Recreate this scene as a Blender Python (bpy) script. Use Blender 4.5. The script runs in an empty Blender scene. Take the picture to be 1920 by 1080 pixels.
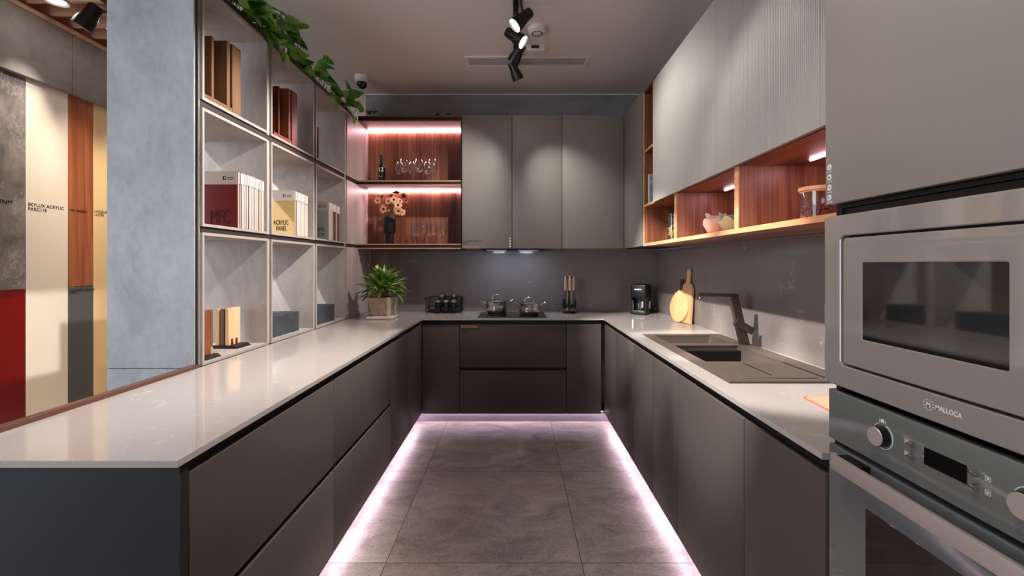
import bpy, bmesh, math, random
from mathutils import Vector, Matrix, Euler
random.seed(7)
S = bpy.context.scene
COL = S.collection
PI = math.pi
F, CX, CY, HC = 853.33, 967.0, 495.0, 1.36      # lens (px), horizon point, eye height
def y_on(px, X): return F * X / (px - CX)        # depth of a point on a plane X = const
def z_on(py, Y): return HC - (py - CY) * Y / F
def x_on(px, Y): return (px - CX) * Y / F

# ---------------------------------------------------------------- materials
def lin(c):
    if isinstance(c, str):
        c = tuple(int(c[i:i+2], 16) for i in (0, 2, 4))
    return tuple(((v/255)/12.92 if v/255 <= .04045 else ((v/255+.055)/1.055)**2.4) for v in c) + (1,)
def base(name):
    m = bpy.data.materials.new(name); m.use_nodes = True
    nt = m.node_tree
    return m, nt, nt.nodes['Principled BSDF']
def mat(name, c, rough=.5, metal=0, coat=0, trans=0, ior=1.45, emis=None, strength=0, spec=.5, bump=0, bscale=200):
    m, nt, p = base(name)
    p.inputs['Base Color'].default_value = lin(c)
    p.inputs['Roughness'].default_value = rough
    p.inputs['Metallic'].default_value = metal
    p.inputs['Coat Weight'].default_value = coat
    p.inputs['Coat Roughness'].default_value = .03
    p.inputs['Transmission Weight'].default_value = trans
    p.inputs['IOR'].default_value = ior
    p.inputs['Specular IOR Level'].default_value = spec
    if emis:
        p.inputs['Emission Color'].default_value = lin(emis)
        p.inputs['Emission Strength'].default_value = strength
    if bump:
        n = nt.nodes.new('ShaderNodeTexNoise'); n.inputs['Scale'].default_value = bscale
        b = nt.nodes.new('ShaderNodeBump'); b.inputs['Strength'].default_value = bump; b.inputs['Distance'].default_value = .001
        nt.links.new(n.outputs['Fac'], b.inputs['Height']); nt.links.new(b.outputs['Normal'], p.inputs['Normal'])
    return m
def coords(nt, scale, loc=(0,0,0), rot=(0,0,0)):
    tc = nt.nodes.new('ShaderNodeTexCoord'); mp = nt.nodes.new('ShaderNodeMapping')
    mp.inputs['Scale'].default_value = scale; mp.inputs['Location'].default_value = loc; mp.inputs['Rotation'].default_value = rot
    nt.links.new(tc.outputs['Object'], mp.inputs['Vector'])
    return mp.outputs['Vector']
def noise(nt, vec, scale, detail=5, rough=.55, dist=0):
    n = nt.nodes.new('ShaderNodeTexNoise')
    n.inputs['Scale'].default_value = scale; n.inputs['Detail'].default_value = detail
    n.inputs['Roughness'].default_value = rough; n.inputs['Distortion'].default_value = dist
    nt.links.new(vec, n.inputs['Vector'])
    return n.outputs['Fac']
def ramp(nt, fac, stops):
    r = nt.nodes.new('ShaderNodeValToRGB'); e = r.color_ramp.elements
    while len(e) < len(stops): e.new(.5)
    for i, (pos, c) in enumerate(stops):
        e[i].position = pos; e[i].color = lin(c)
    nt.links.new(fac, r.inputs['Fac'])
    return r.outputs['Color']
def mix(nt, a, b, fac, mode='MIX'):
    m = nt.nodes.new('ShaderNodeMix'); m.data_type = 'RGBA'; m.blend_type = mode
    for s, v in ((6, a), (7, b)):
        if hasattr(v, 'links'): nt.links.new(v, m.inputs[s])
        else: m.inputs[s].default_value = v
    if hasattr(fac, 'links'): nt.links.new(fac, m.inputs[0])
    else: m.inputs[0].default_value = fac
    return m.outputs[2]
def math_(nt, op, a, b=None, c=None):
    m = nt.nodes.new('ShaderNodeMath'); m.operation = op
    for i, v in enumerate((a, b, c)):
        if v is None: continue
        if hasattr(v, 'links'): nt.links.new(v, m.inputs[i])
        else: m.inputs[i].default_value = v
    return m.outputs[0]
def bump(nt, p, h, strength=.2, dist=.002):
    b = nt.nodes.new('ShaderNodeBump'); b.inputs['Strength'].default_value = strength; b.inputs['Distance'].default_value = dist
    nt.links.new(h, b.inputs['Height']); nt.links.new(b.outputs['Normal'], p.inputs['Normal'])
def wood(name, dark, mid, light, axis='Z', rough=.45, across=16, along=.9, seed=0, coat=0):
    m, nt, p = base(name)
    sc = {'X': (along, across, across), 'Y': (across, along, across), 'Z': (across, across, along)}[axis]
    v = coords(nt, sc, (seed, seed*.7, seed*.3))
    v2 = coords(nt, tuple(s*(7 if s > 2 else 2.2) for s in sc), (seed, 0, 0))
    a = noise(nt, v, 1.0, 4, .6, 1.2); b = noise(nt, v2, 1.0, 3, .6, .3)
    w = coords(nt, tuple(s*.35 for s in sc), (seed*2, 1, 2))
    c = noise(nt, w, 1.0, 2, .5, .8)
    s1 = math_(nt, 'MULTIPLY_ADD', b, .45, math_(nt, 'MULTIPLY', a, .55))
    s2 = math_(nt, 'MULTIPLY_ADD', c, .5, math_(nt, 'MULTIPLY', s1, .72))
    nt.links.new(ramp(nt, s2, ((.42, dark), (.58, mid), (.76, light))), p.inputs['Base Color'])
    p.inputs['Roughness'].default_value = rough; p.inputs['Coat Weight'].default_value = coat
    bump(nt, p, b, .25, .0008)
    return m
def concrete(name, c0, c1, c2, sc=(1,1,1), rough=.6, bmp=.1):
    m, nt, p = base(name)
    v = coords(nt, sc)
    a = noise(nt, v, 3.0, 8, .62, .4); b = noise(nt, v, 26, 6, .7)
    s = math_(nt, 'MULTIPLY_ADD', b, .28, math_(nt, 'MULTIPLY', a, .72))
    nt.links.new(ramp(nt, s, ((.32, c0), (.5, c1), (.68, c2))), p.inputs['Base Color'])
    p.inputs['Roughness'].default_value = rough
    bump(nt, p, b, bmp, .001)
    return m
def quartz(name, c, vein, rough=.14, vs=2.2, amount=.5):
    m, nt, p = base(name)
    v = coords(nt, (1, 1, 1))
    g = noise(nt, v, 260, 2, .6)
    body = ramp(nt, g, ((.3, tuple(x*.95 for x in c)), (.7, tuple(min(255, x*1.03) for x in c))))
    n = noise(nt, v, vs, 5, .6, .9)
    d = math_(nt, 'ABSOLUTE', math_(nt, 'SUBTRACT', n, .5))
    line = math_(nt, 'LESS_THAN', d, .006)
    msk = math_(nt, 'GREATER_THAN', noise(nt, v, vs*2.3, 3, .5), .57)
    fac = math_(nt, 'MULTIPLY', math_(nt, 'MULTIPLY', line, msk), amount)
    nt.links.new(mix(nt, body, lin(vein), fac), p.inputs['Base Color'])
    p.inputs['Roughness'].default_value = rough
    return m
def marble(name):
    m, nt, p = base(name)
    v = coords(nt, (1, 1, .7), rot=(.5, 0, 0))
    a = noise(nt, v, 6, 8, .65, .5)
    body = ramp(nt, a, ((.35, (92, 87, 86)), (.5, (122, 116, 114)), (.65, (148, 141, 138))))
    n = noise(nt, v, 2.4, 9, .72, .6)
    d = math_(nt, 'ABSOLUTE', math_(nt, 'SUBTRACT', n, .5))
    fac = math_(nt, 'MULTIPLY', math_(nt, 'SUBTRACT', 1.0, math_(nt, 'SMOOTH_MIN', math_(nt, 'MULTIPLY', d, 80), 1.0, .1)),
                math_(nt, 'GREATER_THAN', noise(nt, v, 5, 2, .5), .47))
    nt.links.new(mix(nt, body, lin((190, 184, 180)), math_(nt, 'MULTIPLY', fac, .5)), p.inputs['Base Color'])
    p.inputs['Roughness'].default_value = .35
    return m
def floor_mat():
    m, nt, p = base('floor_tile')
    tc = nt.nodes.new('ShaderNodeTexCoord'); sp = nt.nodes.new('ShaderNodeSeparateXYZ')
    nt.links.new(tc.outputs['Object'], sp.inputs[0])
    def tile(o, off, size):
        u = math_(nt, 'DIVIDE', math_(nt, 'SUBTRACT', o, off), size)
        fr = math_(nt, 'FRACT', u)
        e = math_(nt, 'MINIMUM', fr, math_(nt, 'SUBTRACT', 1.0, fr))
        return math_(nt, 'FLOOR', u), math_(nt, 'LESS_THAN', e, .0019)
    ix, gx = tile(sp.outputs[0], -.4716, .8905); iy, gy = tile(sp.outputs[1], 2.489, .909)
    grout = math_(nt, 'MAXIMUM', gx, gy)
    idx = math_(nt, 'FRACT', math_(nt, 'MULTIPLY', math_(nt, 'SINE', math_(nt, 'MULTIPLY_ADD', ix, 12.99, math_(nt, 'MULTIPLY', iy, 78.2))), 43.7))
    cb = nt.nodes.new('ShaderNodeCombineXYZ')
    nt.links.new(math_(nt, 'MULTIPLY', idx, 40.0), cb.inputs[2])
    ad = nt.nodes.new('ShaderNodeVectorMath'); ad.operation = 'ADD'
    nt.links.new(tc.outputs['Object'], ad.inputs[0]); nt.links.new(cb.outputs[0], ad.inputs[1])
    mp = nt.nodes.new('ShaderNodeMapping'); mp.inputs['Scale'].default_value = (1, 1.7, 1)
    nt.links.new(ad.outputs[0], mp.inputs[0])
    v = mp.outputs[0]
    a = noise(nt, v, 3.2, 9, .66, .9); b = noise(nt, v, 60, 5, .7)
    s = math_(nt, 'MULTIPLY_ADD', b, .42, math_(nt, 'MULTIPLY', a, .58))
    c = ramp(nt, s, ((.38, (128, 118, 108)), (.5, (168, 157, 145)), (.62, (200, 189, 176))))
    nt.links.new(mix(nt, c, lin((58, 52, 47)), grout), p.inputs['Base Color'])
    nt.links.new(math_(nt, 'MULTIPLY_ADD', b, .22, .3), p.inputs['Roughness'])
    bump(nt, p, math_(nt, 'SUBTRACT', b, math_(nt, 'MULTIPLY', grout, 3.0)), .18, .0012)
    return m

M = {}
M['front'] = mat('greige_lacquer', (80, 73, 69), .5, spec=.3, bump=.03, bscale=900)
M['front_upper'] = mat('grey_lacquer', (124, 118, 112), .45, bump=.03, bscale=900)
M['flute'] = mat('fluted_greige', (152, 146, 140), .42)
M['tall'] = mat('tall_greige', (150, 143, 136), .4, bump=.03, bscale=900)
M['end'] = mat('charcoal_panel', (40, 40, 42), .55, spec=.3)
M['dark'] = mat('black_recess', (16, 15, 15), .5)
M['carcass'] = mat('dark_carcass', (26, 24, 23), .6)
M['steel_kick'] = mat('brushed_kick', (150, 146, 150), .35, .6)
M['counter'] = quartz('quartz_counter', (176, 167, 162), (236, 232, 228), .055, 3.6, .18)
M['splash'] = quartz('quartz_splash', (128, 119, 115), (225, 215, 208), .13, 1.7, .16)
M['floor'] = floor_mat()
M['ceiling'] = mat('ceiling_paint', (226, 216, 213), .8)
M['cream_wall'] = mat('cream_wall', (220, 208, 200), .8)
M['conc_blue'] = concrete('concrete_panel', (124, 127, 131), (148, 151, 155), (164, 167, 170), (1.3, 1.3, .8))
M['conc_shelf'] = concrete('concrete_board', (146, 138, 134), (166, 158, 153), (184, 176, 171), (1.5, 1.5, .6))
M['conc_beam'] = concrete('concrete_beam', (112, 105, 103), (132, 125, 122), (150, 143, 140), (1.2, 1, 1.2))
M['conc_dark'] = concrete('concrete_bulkhead', (112, 110, 110), (134, 132, 133), (150, 148, 150), (.6, 1, 1.4))
M['edge'] = mat('shelf_edge', (160, 150, 143), .45)
M['gap'] = mat('shelf_channel', (60, 53, 49), .4, .3)
M['rib_wood'] = wood('pale_ribbed_wood', (140, 124, 120), (176, 160, 155), (198, 184, 178), 'Z', .45, 26, .5, 3)
W = ((62, 30, 19), (122, 72, 52), (174, 118, 90))
M['walnut_z'] = wood('walnut_upright', *W, 'Z', .4, 14, .8, 0)
M['walnut_x'] = wood('walnut_along', *W, 'X', .4, 14, .8, 1)
M['walnut_y'] = wood('walnut_deep', *W, 'Y', .4, 14, .8, 2)
M['oak_edge'] = wood('oak_edging', (170, 112, 74), (200, 142, 98), (220, 168, 124), 'Y', .5, 20, 1, 4)
M['shelf_edge_tan'] = mat('tan_edging', (176, 128, 106), .45)
M['slat'] = wood('ceiling_slat', (184, 142, 116), (212, 172, 146), (228, 196, 174), 'X', .55, 18, .7, 5)
M['slat_back'] = mat('ceiling_slat_back', (160, 104, 66), .7)
M['rail'] = wood('mahogany_rail', (58, 34, 26), (92, 58, 46), (120, 82, 68), 'Y', .35, 18, .8, 6)
M['marble'] = marble('dark_marble')
M['red'] = mat('red_lacquer', (112, 9, 8), .18)
M['white_gloss'] = mat('white_acrylic', (236, 226, 212), .08)
M['cream_gloss'] = mat('cream_lacquer', (240, 208, 160), .12)
M['charcoal'] = mat('charcoal_laminate', (84, 86, 88), .3)
M['panel_wood'] = wood('display_walnut', (118, 62, 38), (160, 92, 58), (192, 122, 82), 'Z', .4, 18, .9, 9)
M['ink'] = mat('black_ink', (20, 18, 18), .6)
M['white_ink'] = mat('white_ink', (232, 230, 226), .5)
M['orange_ink'] = mat('orange_ink', (214, 140, 84), .5)
M['copper_ink'] = mat('copper_label', (150, 86, 64), .5)
M['maroon_ink'] = mat('maroon_ink', (64, 12, 14), .5)
M['brown_ink'] = mat('brown_ink', (70, 30, 20), .6)
M['black'] = mat('black_plastic', (18, 17, 17), .35)
M['black_metal'] = mat('black_metal', (22, 21, 21), .4, .6)
M['black_glass'] = mat('black_glass', (10, 10, 11), .05, coat=.5)
M['steel'] = mat('stainless_steel', (206, 200, 195), .2, 1)
M['chrome'] = mat('chrome', (220, 218, 214), .08, 1)
M['alu'] = mat('aluminium_bar', (220, 206, 200), .42, .65)
def clear_glass():
    m, nt, p = base('clear_glass'); nt.nodes.remove(p)
    tr, gl, mx, fr = [nt.nodes.new(n) for n in ('ShaderNodeBsdfTransparent', 'ShaderNodeBsdfGlossy', 'ShaderNodeMixShader', 'ShaderNodeLayerWeight')]
    tr.inputs[0].default_value = (.97, .975, .97, 1); gl.inputs['Roughness'].default_value = .02; fr.inputs[0].default_value = .5
    f = math_(nt, 'MULTIPLY_ADD', math_(nt, 'POWER', fr.outputs['Facing'], 2.2), .85, .06)
    nt.links.new(f, mx.inputs[0]); nt.links.new(tr.outputs[0], mx.inputs[1]); nt.links.new(gl.outputs[0], mx.inputs[2])
    nt.links.new(mx.outputs[0], nt.nodes['Material Output'].inputs[0])
    return m
M['glass'] = clear_glass()
M['led'] = mat('led_diffuser', (255, 235, 235), .5, emis=(255, 206, 216), strength=42)
M['led_kick'] = mat('led_kick_diffuser', (240, 230, 255), .5, emis=(240, 214, 242), strength=38)
M['lens'] = mat('lamp_lens', (255, 250, 245), .4, emis=(255, 246, 236), strength=14)
M['lens_hood'] = mat('hood_lamp', (235, 240, 255), .4, emis=(205, 222, 250), strength=52)
M['sink'] = mat('granite_sink', (88, 77, 70), .45, bump=.12, bscale=900)
M['sink_dark'] = mat('gunmetal_tap', (92, 82, 77), .3, .75)
M['mw'] = mat('taupe_glass', (150, 142, 136), .1, coat=1)
M['mw_window'] = mat('smoked_window', (30, 29, 29), .05, coat=1, spec=.8)
M['oven'] = mat('grey_green_glass', (112, 115, 112), .12, coat=.5)
M['oven_door'] = mat('grey_mirror_glass', (104, 108, 110), .05, coat=1, spec=.7)
M['oven_window'] = mat('oven_window', (26, 23, 22), .05, coat=1, spec=.8)
M['white_plastic'] = mat('white_plastic', (220, 214, 208), .4)
M['vent_dark'] = mat('vent_shadow', (96, 90, 89), .6)
M['leaf'] = mat('pothos_leaf', (76, 132, 46), .35)
M['leaf2'] = mat('pothos_leaf_light', (122, 170, 66), .35)
M['stem'] = mat('green_stem', (112, 128, 66), .5)
M['vase'] = mat('black_vase', (20, 19, 20), .35)
M['petal'] = mat('peach_petal', (240, 178, 140), .6)
M['petal2'] = mat('rust_petal', (150, 72, 52), .6)
M['disc'] = mat('flower_disc', (56, 24, 14), .8)
M['bottle'] = mat('dark_bottle', (12, 12, 12), .08, coat=.5)
M['foil'] = mat('bottle_foil', (52, 46, 46), .3, .5)
M['pot'] = concrete('stone_pot', (150, 132, 112), (188, 170, 150), (206, 190, 170), (6, 6, 6))
M['soil'] = mat('soil', (44, 32, 24), .9)
M['tray'] = mat('white_tray', (226, 216, 208), .4)
M['beige'] = mat('beige_handle', (206, 180, 156), .5)
M['light_board'] = wood('beech_board', (214, 160, 100), (232, 184, 124), (240, 202, 150), 'Z', .45, 20, 1.2, 11)
M['light_board2'] = wood('bamboo_board', (196, 140, 88), (220, 170, 116), (234, 194, 144), 'Z', .45, 24, .8, 12)
M['dark_handle'] = wood('dark_board_handle', (58, 28, 18), (92, 48, 32), (120, 70, 48), 'Z', .4, 22, 1, 13)
M['coral'] = mat('coral_silicone', (240, 160, 132), .5)
M['coral_dark'] = mat('coral_border', (196, 112, 92), .5)
M['pink'] = mat('pink_ceramic', (240, 186, 166), .4)
M['blush'] = mat('blush_ceramic', (244, 214, 204), .4)
M['mauve'] = mat('mauve_ceramic', (196, 164, 164), .4)
M['green_c'] = mat('sage_ceramic', (122, 168, 134), .4)
M['yellow_c'] = mat('cream_yellow_ceramic', (240, 222, 168), .4)
M['teal_c'] = mat('teal_ceramic', (50, 92, 88), .4)
M['bean'] = mat('coffee_bean', (134, 60, 54), .4)
M['pasta'] = mat('pasta', (226, 190, 136), .5)
M['lid_wood'] = wood('jar_lid_wood', (190, 126, 84), (214, 152, 108), (228, 176, 134), 'Y', .5, 20, 1, 14)
M['box_dark'] = concrete('dark_slate_box', (42, 46, 52), (56, 61, 68), (68, 73, 80), (4, 4, 4), .7, .3)
M['sample_brown'] = wood('brown_sample', (66, 34, 20), (110, 62, 38), (140, 86, 56), 'Z', .4, 22, 1, 15)
M['sample_red'] = wood('red_sample', (58, 22, 12), (110, 52, 32), (146, 80, 52), 'Z', .35, 22, 1, 16)
M['sample_oak'] = wood('oak_sample', (74, 48, 30), (102, 70, 46), (122, 88, 60), 'Z', .4, 22, 1, 17)
M['sample_light'] = wood('maple_sample', (204, 156, 112), (222, 178, 134), (232, 194, 154), 'Z', .45, 22, 1, 18)
M['paper'] = mat('paper', (190, 177, 169), .7)
M['paper2'] = mat('paper_cream', (176, 160, 150), .7)
M['paper_dark'] = mat('paper_brown', (84, 50, 44), .7)
M['cover_red'] = mat('cover_red', (112, 28, 32), .5)
M['cover_gold'] = mat('cover_gold', (186, 158, 108), .5)
M['cover_teal'] = mat('cover_teal', (150, 158, 152), .5)
M['cover_white'] = mat('cover_white', (200, 189, 182), .45)
M['cover_maroon'] = mat('cover_maroon', (66, 36, 38), .5)
M['cover_pink'] = mat('cover_pink', (206, 170, 164), .5)
M['sensor_red'] = mat('sensor_red', (84, 24, 24), .4)
M['photo_cover'] = concrete('photo_cover', (40, 60, 90), (120, 140, 160), (220, 226, 230), (14, 14, 14))

# ---------------------------------------------------------------- mesh helpers
class MB:
    def __init__(s): s.bm = bmesh.new()
    def box(s, x0, x1, y0, y1, z0, z1, bev=0, seg=1, mtx=None):
        x0, x1 = min(x0, x1), max(x0, x1); y0, y1 = min(y0, y1), max(y0, y1); z0, z1 = min(z0, z1), max(z0, z1)
        t = bmesh.new()
        r = bmesh.ops.create_cube(t, size=1)
        for v in t.verts:
            v.co = Vector(((v.co.x+.5)*(x1-x0)+x0, (v.co.y+.5)*(y1-y0)+y0, (v.co.z+.5)*(z1-z0)+z0))
        if bev: bmesh.ops.bevel(t, geom=t.edges[:], offset=bev, segments=seg, profile=.5, affect='EDGES')
        return s.add(t, mtx)
    def add(s, t, mtx=None):
        if mtx is not None: t.transform(mtx)
        me = bpy.data.meshes.new('tmp'); t.to_mesh(me); t.free()
        s.bm.from_mesh(me); bpy.data.meshes.remove(me)
        return s
    def lathe(s, prof, c=(0,0,0), n=24, mtx=None):
        t = bmesh.new(); rings = []
        for r, z in prof:
            if r < 1e-5: rings.append([t.verts.new((0, 0, z))])
            else: rings.append([t.verts.new((r*math.cos(2*PI*i/n), r*math.sin(2*PI*i/n), z)) for i in range(n)])
        for a, b in zip(rings, rings[1:]):
            for i in range(n):
                j = (i+1) % n
                if len(a) == 1 and len(b) == 1: continue
                if len(a) == 1: t.faces.new((a[0], b[j], b[i]))
                elif len(b) == 1: t.faces.new((a[i], a[j], b[0]))
                else: t.faces.new((a[i], a[j], b[j], b[i]))
        bmesh.ops.recalc_face_normals(t, faces=t.faces[:])
        t.transform(Matrix.Translation(c))
        return s.add(t, mtx)
    def cyl(s, p, q, r, r2=None, n=20):
        p, q = Vector(p), Vector(q); d = q-p; L = d.length
        m = Matrix.Translation(p) @ d.to_track_quat('Z', 'Y').to_matrix().to_4x4()
        r2 = r if r2 is None else r2
        return s.lathe([(0, 0), (r, 0), (r2, L), (0, L)], n=n, mtx=m)
    def tube(s, pts, r, n=8):
        pts = [Vector(p) for p in pts]; t = bmesh.new(); rings = []
        rr = r if isinstance(r, (list, tuple)) else [r]*len(pts)
        up = None
        for i, p in enumerate(pts):
            d = (pts[min(i+1, len(pts)-1)] - pts[max(i-1, 0)]).normalized()
            if up is None: up = Vector((0, 0, 1)) if abs(d.z) < .9 else Vector((1, 0, 0))
            a = d.cross(up).normalized(); b = a.cross(d).normalized(); up = b
            rings.append([t.verts.new(p + rr[i]*(a*math.cos(2*PI*k/n) + b*math.sin(2*PI*k/n))) for k in range(n)])
        for a, b in zip(rings, rings[1:]):
            for k in range(n): t.faces.new((a[k], a[(k+1) % n], b[(k+1) % n], b[k]))
        t.faces.new(rings[0][::-1]); t.faces.new(rings[-1])
        bmesh.ops.recalc_face_normals(t, faces=t.faces[:])
        return s.add(t)
    def prism(s, poly, h, mtx=None, bev=0, seg=2):      # poly in local XY, extruded 0..h along local Z
        t = bmesh.new()
        f = t.faces.new([t.verts.new((x, y, 0)) for x, y in poly])
        r = bmesh.ops.extrude_face_region(t, geom=[f])
        for v in r['geom']:
            if isinstance(v, bmesh.types.BMVert): v.co.z += h
        bmesh.ops.recalc_face_normals(t, faces=t.faces[:])
        if bev:
            es = [e for e in t.edges if abs(e.verts[0].co.z-e.verts[1].co.z) < 1e-6]
            bmesh.ops.bevel(t, geom=es, offset=bev, segments=seg, profile=.5, affect='EDGES')
        return s.add(t, mtx)
    def leaf(s, p, d, L, w, bend=.3, up=(0,0,1), heart=False, fold=.12):
        p, d = Vector(p), Vector(d).normalized(); up = Vector(up)
        a = d.cross(up)
        if a.length < .05: a = d.cross(Vector((1, 0, 0)))
        a.normalize(); n = a.cross(d).normalized()
        ts = (0, .12, .3, .52, .76, 1) if heart else (0, .2, .45, .7, 1)
        ws = (.12, .85, 1, .8, .42, .0) if heart else (.25, .8, 1, .7, .0)
        rows = []
        for t_, w_ in zip(ts, ws):
            c = p + d*L*t_ - n*bend*L*t_*t_
            e = a*w*.5*w_; lift = n*fold*w*w_
            if w_ == 0: rows.append([s.bm.verts.new(c)])
            else: rows.append([s.bm.verts.new(c-e+lift), s.bm.verts.new(c), s.bm.verts.new(c+e+lift)])
        for r0, r1 in zip(rows, rows[1:]):
            if len(r1) == 1:
                s.bm.faces.new((r0[0], r0[1], r1[0])); s.bm.faces.new((r0[1], r0[2], r1[0]))
            else:
                for k in (0, 1): s.bm.faces.new((r0[k], r0[k+1], r1[k+1], r1[k]))
        return s
    def build(s, name, m, parent=None, world=True, angle=38):
        me = bpy.data.meshes.new(name)
        s.bm.to_mesh(me); s.bm.free()
        return link(name, me, m, parent, world, angle)
def origin_of(o):
    v = Vector((0, 0, 0))
    while o: v += o.location; o = o.parent
    return v
def link(name, me, m, parent=None, world=True, angle=38):
    o = bpy.data.objects.new(name, me); COL.objects.link(o)
    for x in (m if isinstance(m, (list, tuple)) else [m]): me.materials.append(x)
    if parent:
        o.parent = parent
        if world: me.transform(Matrix.Translation(-origin_of(parent)))
    elif world:                                                # put the origin at the base of the thing
        vs = [v.co for v in me.vertices]
        c = Vector(((min(v.x for v in vs)+max(v.x for v in vs))/2, (min(v.y for v in vs)+max(v.y for v in vs))/2, min(v.z for v in vs)))
        me.transform(Matrix.Translation(-c)); o.location = c
    me.polygons.foreach_set('use_smooth', [True]*len(me.polygons))
    me.set_sharp_from_angle(angle=math.radians(angle))
    return o
def tag(o, label, cat, group=None, kind=None):
    o['label'] = label; o['category'] = cat
    if group: o['group'] = group
    if kind: o['kind'] = kind
    return o
def thing(name, label, cat, loc=(0,0,0), group=None):
    o = bpy.data.objects.new(name, None); COL.objects.link(o); o.location = loc; o.empty_display_size = .05
    return tag(o, label, cat, group)
def struct(name, mb, m):
    o = mb.build(name, m); o['kind'] = 'structure'
    return o
def B(*a, **k): return MB().box(*a, **k)
def copy_tree(o, parent=None):
    c = o.copy(); COL.objects.link(c)
    if parent: c.parent = parent
    for ch in [x for x in bpy.data.objects if x.parent == o]: copy_tree(ch, c)
    return c
AX = {'+X': ((0,1,0), (0,0,1), (1,0,0)), '-X': ((0,-1,0), (0,0,1), (-1,0,0)), '-Y': ((1,0,0), (0,0,1), (0,-1,0)),
      '+Z': ((1,0,0), (0,1,0), (0,0,1))}
def frame(axes, loc):
    x, y, z = axes
    m = Matrix.Identity(4)
    for i, v in enumerate((x, y, z)):
        for j in range(3): m[j][i] = v[j]
    m.translation = Vector(loc)
    return m
def text(s, size, loc, face, m, parent, name='lettering', align='LEFT', width=None, extrude=.0004, axes=None, bold=0):
    cu = bpy.data.curves.new('txt', 'FONT'); cu.body = s; cu.size = size; cu.align_x = align; cu.extrude = extrude; cu.offset = bold
    cu.resolution_u = 3; cu.space_line = .95
    o = bpy.data.objects.new('txt', cu); COL.objects.link(o)
    me = bpy.data.meshes.new_from_object(o.evaluated_get(bpy.context.evaluated_depsgraph_get()))
    bpy.data.objects.remove(o); bpy.data.curves.remove(cu)
    if width:
        xs = [v.co.x for v in me.vertices]; k = width/(max(xs)-min(xs))
        me.transform(Matrix.Diagonal((k, 1, 1, 1)))
    me.transform(frame(axes or AX[face], loc))
    return link(name, me, m, parent)

# ================================================================= SETTING
ZC = 3.0
struct('floor', B(-6, 2.2, -3.2, 6, -.05, 0), M['floor'])
struct('ceiling', B(-2.25, 2.2, -3.2, 6, ZC, ZC+.05), M['ceiling'])
struct('wall_back', B(-1.455, 1.5, 4.46, 4.56, 0, ZC), M['cream_wall'])
struct('wall_far', B(-6, -1.455, 5.0, 5.1, 0, 3.4), M['cream_wall'])
struct('wall_right', B(1.385, 1.485, -3.2, 4.46, 0, ZC), M['cream_wall'])
struct('wall_left', B(-3.42, -3.32, 1.4, 5.0, 0, 3.4), M['cream_wall'])
struct('trim_1', B(-1.447, 1.385, 4.395, 4.46, 2.55, ZC-.012, bev=.003), M['conc_dark'])                # bulkhead over the rear cabinets
struct('trim_2', B(-1.447, 1.385, 4.385, 4.46, ZC-.012, ZC), M['white_plastic'])                        # thin shadow bead
struct('trim_3', MB().box(-3.32, -3.17, 1.4, 3.255, 2.575, 3.005, bev=.003).box(-3.32, -3.17, 3.257, 5.0, 2.575, 3.005, bev=.003), M['conc_beam'])
struct('trim_4', B(-3.32, -3.155, 1.4, 5.0, 3.005, 3.03), M['slat'])
struct('wall_slats_backing', B(-3.32, -2.25, -3.2, 5.0, 3.36, 3.4), M['slat_back']).name = 'ceiling_slats_back'
struct('trim_5', B(-2.29, -2.25, -3.2, 5.0, ZC, 3.36), M['slat'])
for i in range(14):
    y = 2.78 + .155*(i-1)
    tag(B(-3.30, -2.29, y, y+.03, 3.055, 3.15, bev=.002).build('ceiling_slat', M['slat']),
        'narrow brown timber slat of the open slatted ceiling', 'slat', 'timber slats of the open ceiling')

# display panels on the far side of the room
PX = -3.2
def panel(name, label, y0, y1, z0, z1, m, txt=None, ty=None, tz=None, size=.03, ink='ink'):
    t = thing(name, label, 'panel', (PX-.02, (y0+y1)/2, z0), 'material display panels')
    B(PX-.03, PX, y0+.002, y1-.002, z0, z1, bev=.001).build('board', m, t)
    if txt: text(txt, size, (PX+.0006, ty, tz), '+X', M[ink], t)
    return t
ys = [y_on(px, PX) for px in (-60, 48, 128, 175, 232)]
zs = 1.195
panel('display_panel', 'dark veined marble panel above the red panel', ys[0], ys[1], zs+.002, 2.575, M['marble'], 'HPL ED 60MNM', 2.62, z_on(381, 2.82), .04)
panel('display_panel', 'glossy dark red panel below the marble panel', ys[0], ys[1], .1, zs-.002, M['red'], 'LACQUERED LAMINATE\nLL2271', 2.61, zs-.045, .027, 'maroon_ink')
panel('display_panel', 'tall glossy white acrylic panel beside the marble', ys[1], ys[2], .1, 2.575, M['white_gloss'], 'SKYLUX ACRYLIC\nPARC118', ys[1]+.014, z_on(386, 3.0), .03)
panel('display_panel', 'reddish walnut veneer panel above the charcoal panel', ys[2], ys[3], zs+.002, 2.575, M['panel_wood'], 'MFC MS20207', ys[2]+.008, z_on(396.5, 3.3), .022)
panel('display_panel', 'matt charcoal panel below the walnut veneer panel', ys[2], ys[3], .1, zs-.002, M['charcoal'], 'LACQUERED LAMINATE\nLL2274', ys[2]+.004, zs-.035, .0185)
panel('display_panel', 'tall glossy cream panel beside the walnut veneer', ys[3], ys[4], .1, 2.575, M['cream_gloss'], 'LACQUERED LAMINATE\nLL2276', ys[3]+.008, z_on(399, 3.5), .027)

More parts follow.
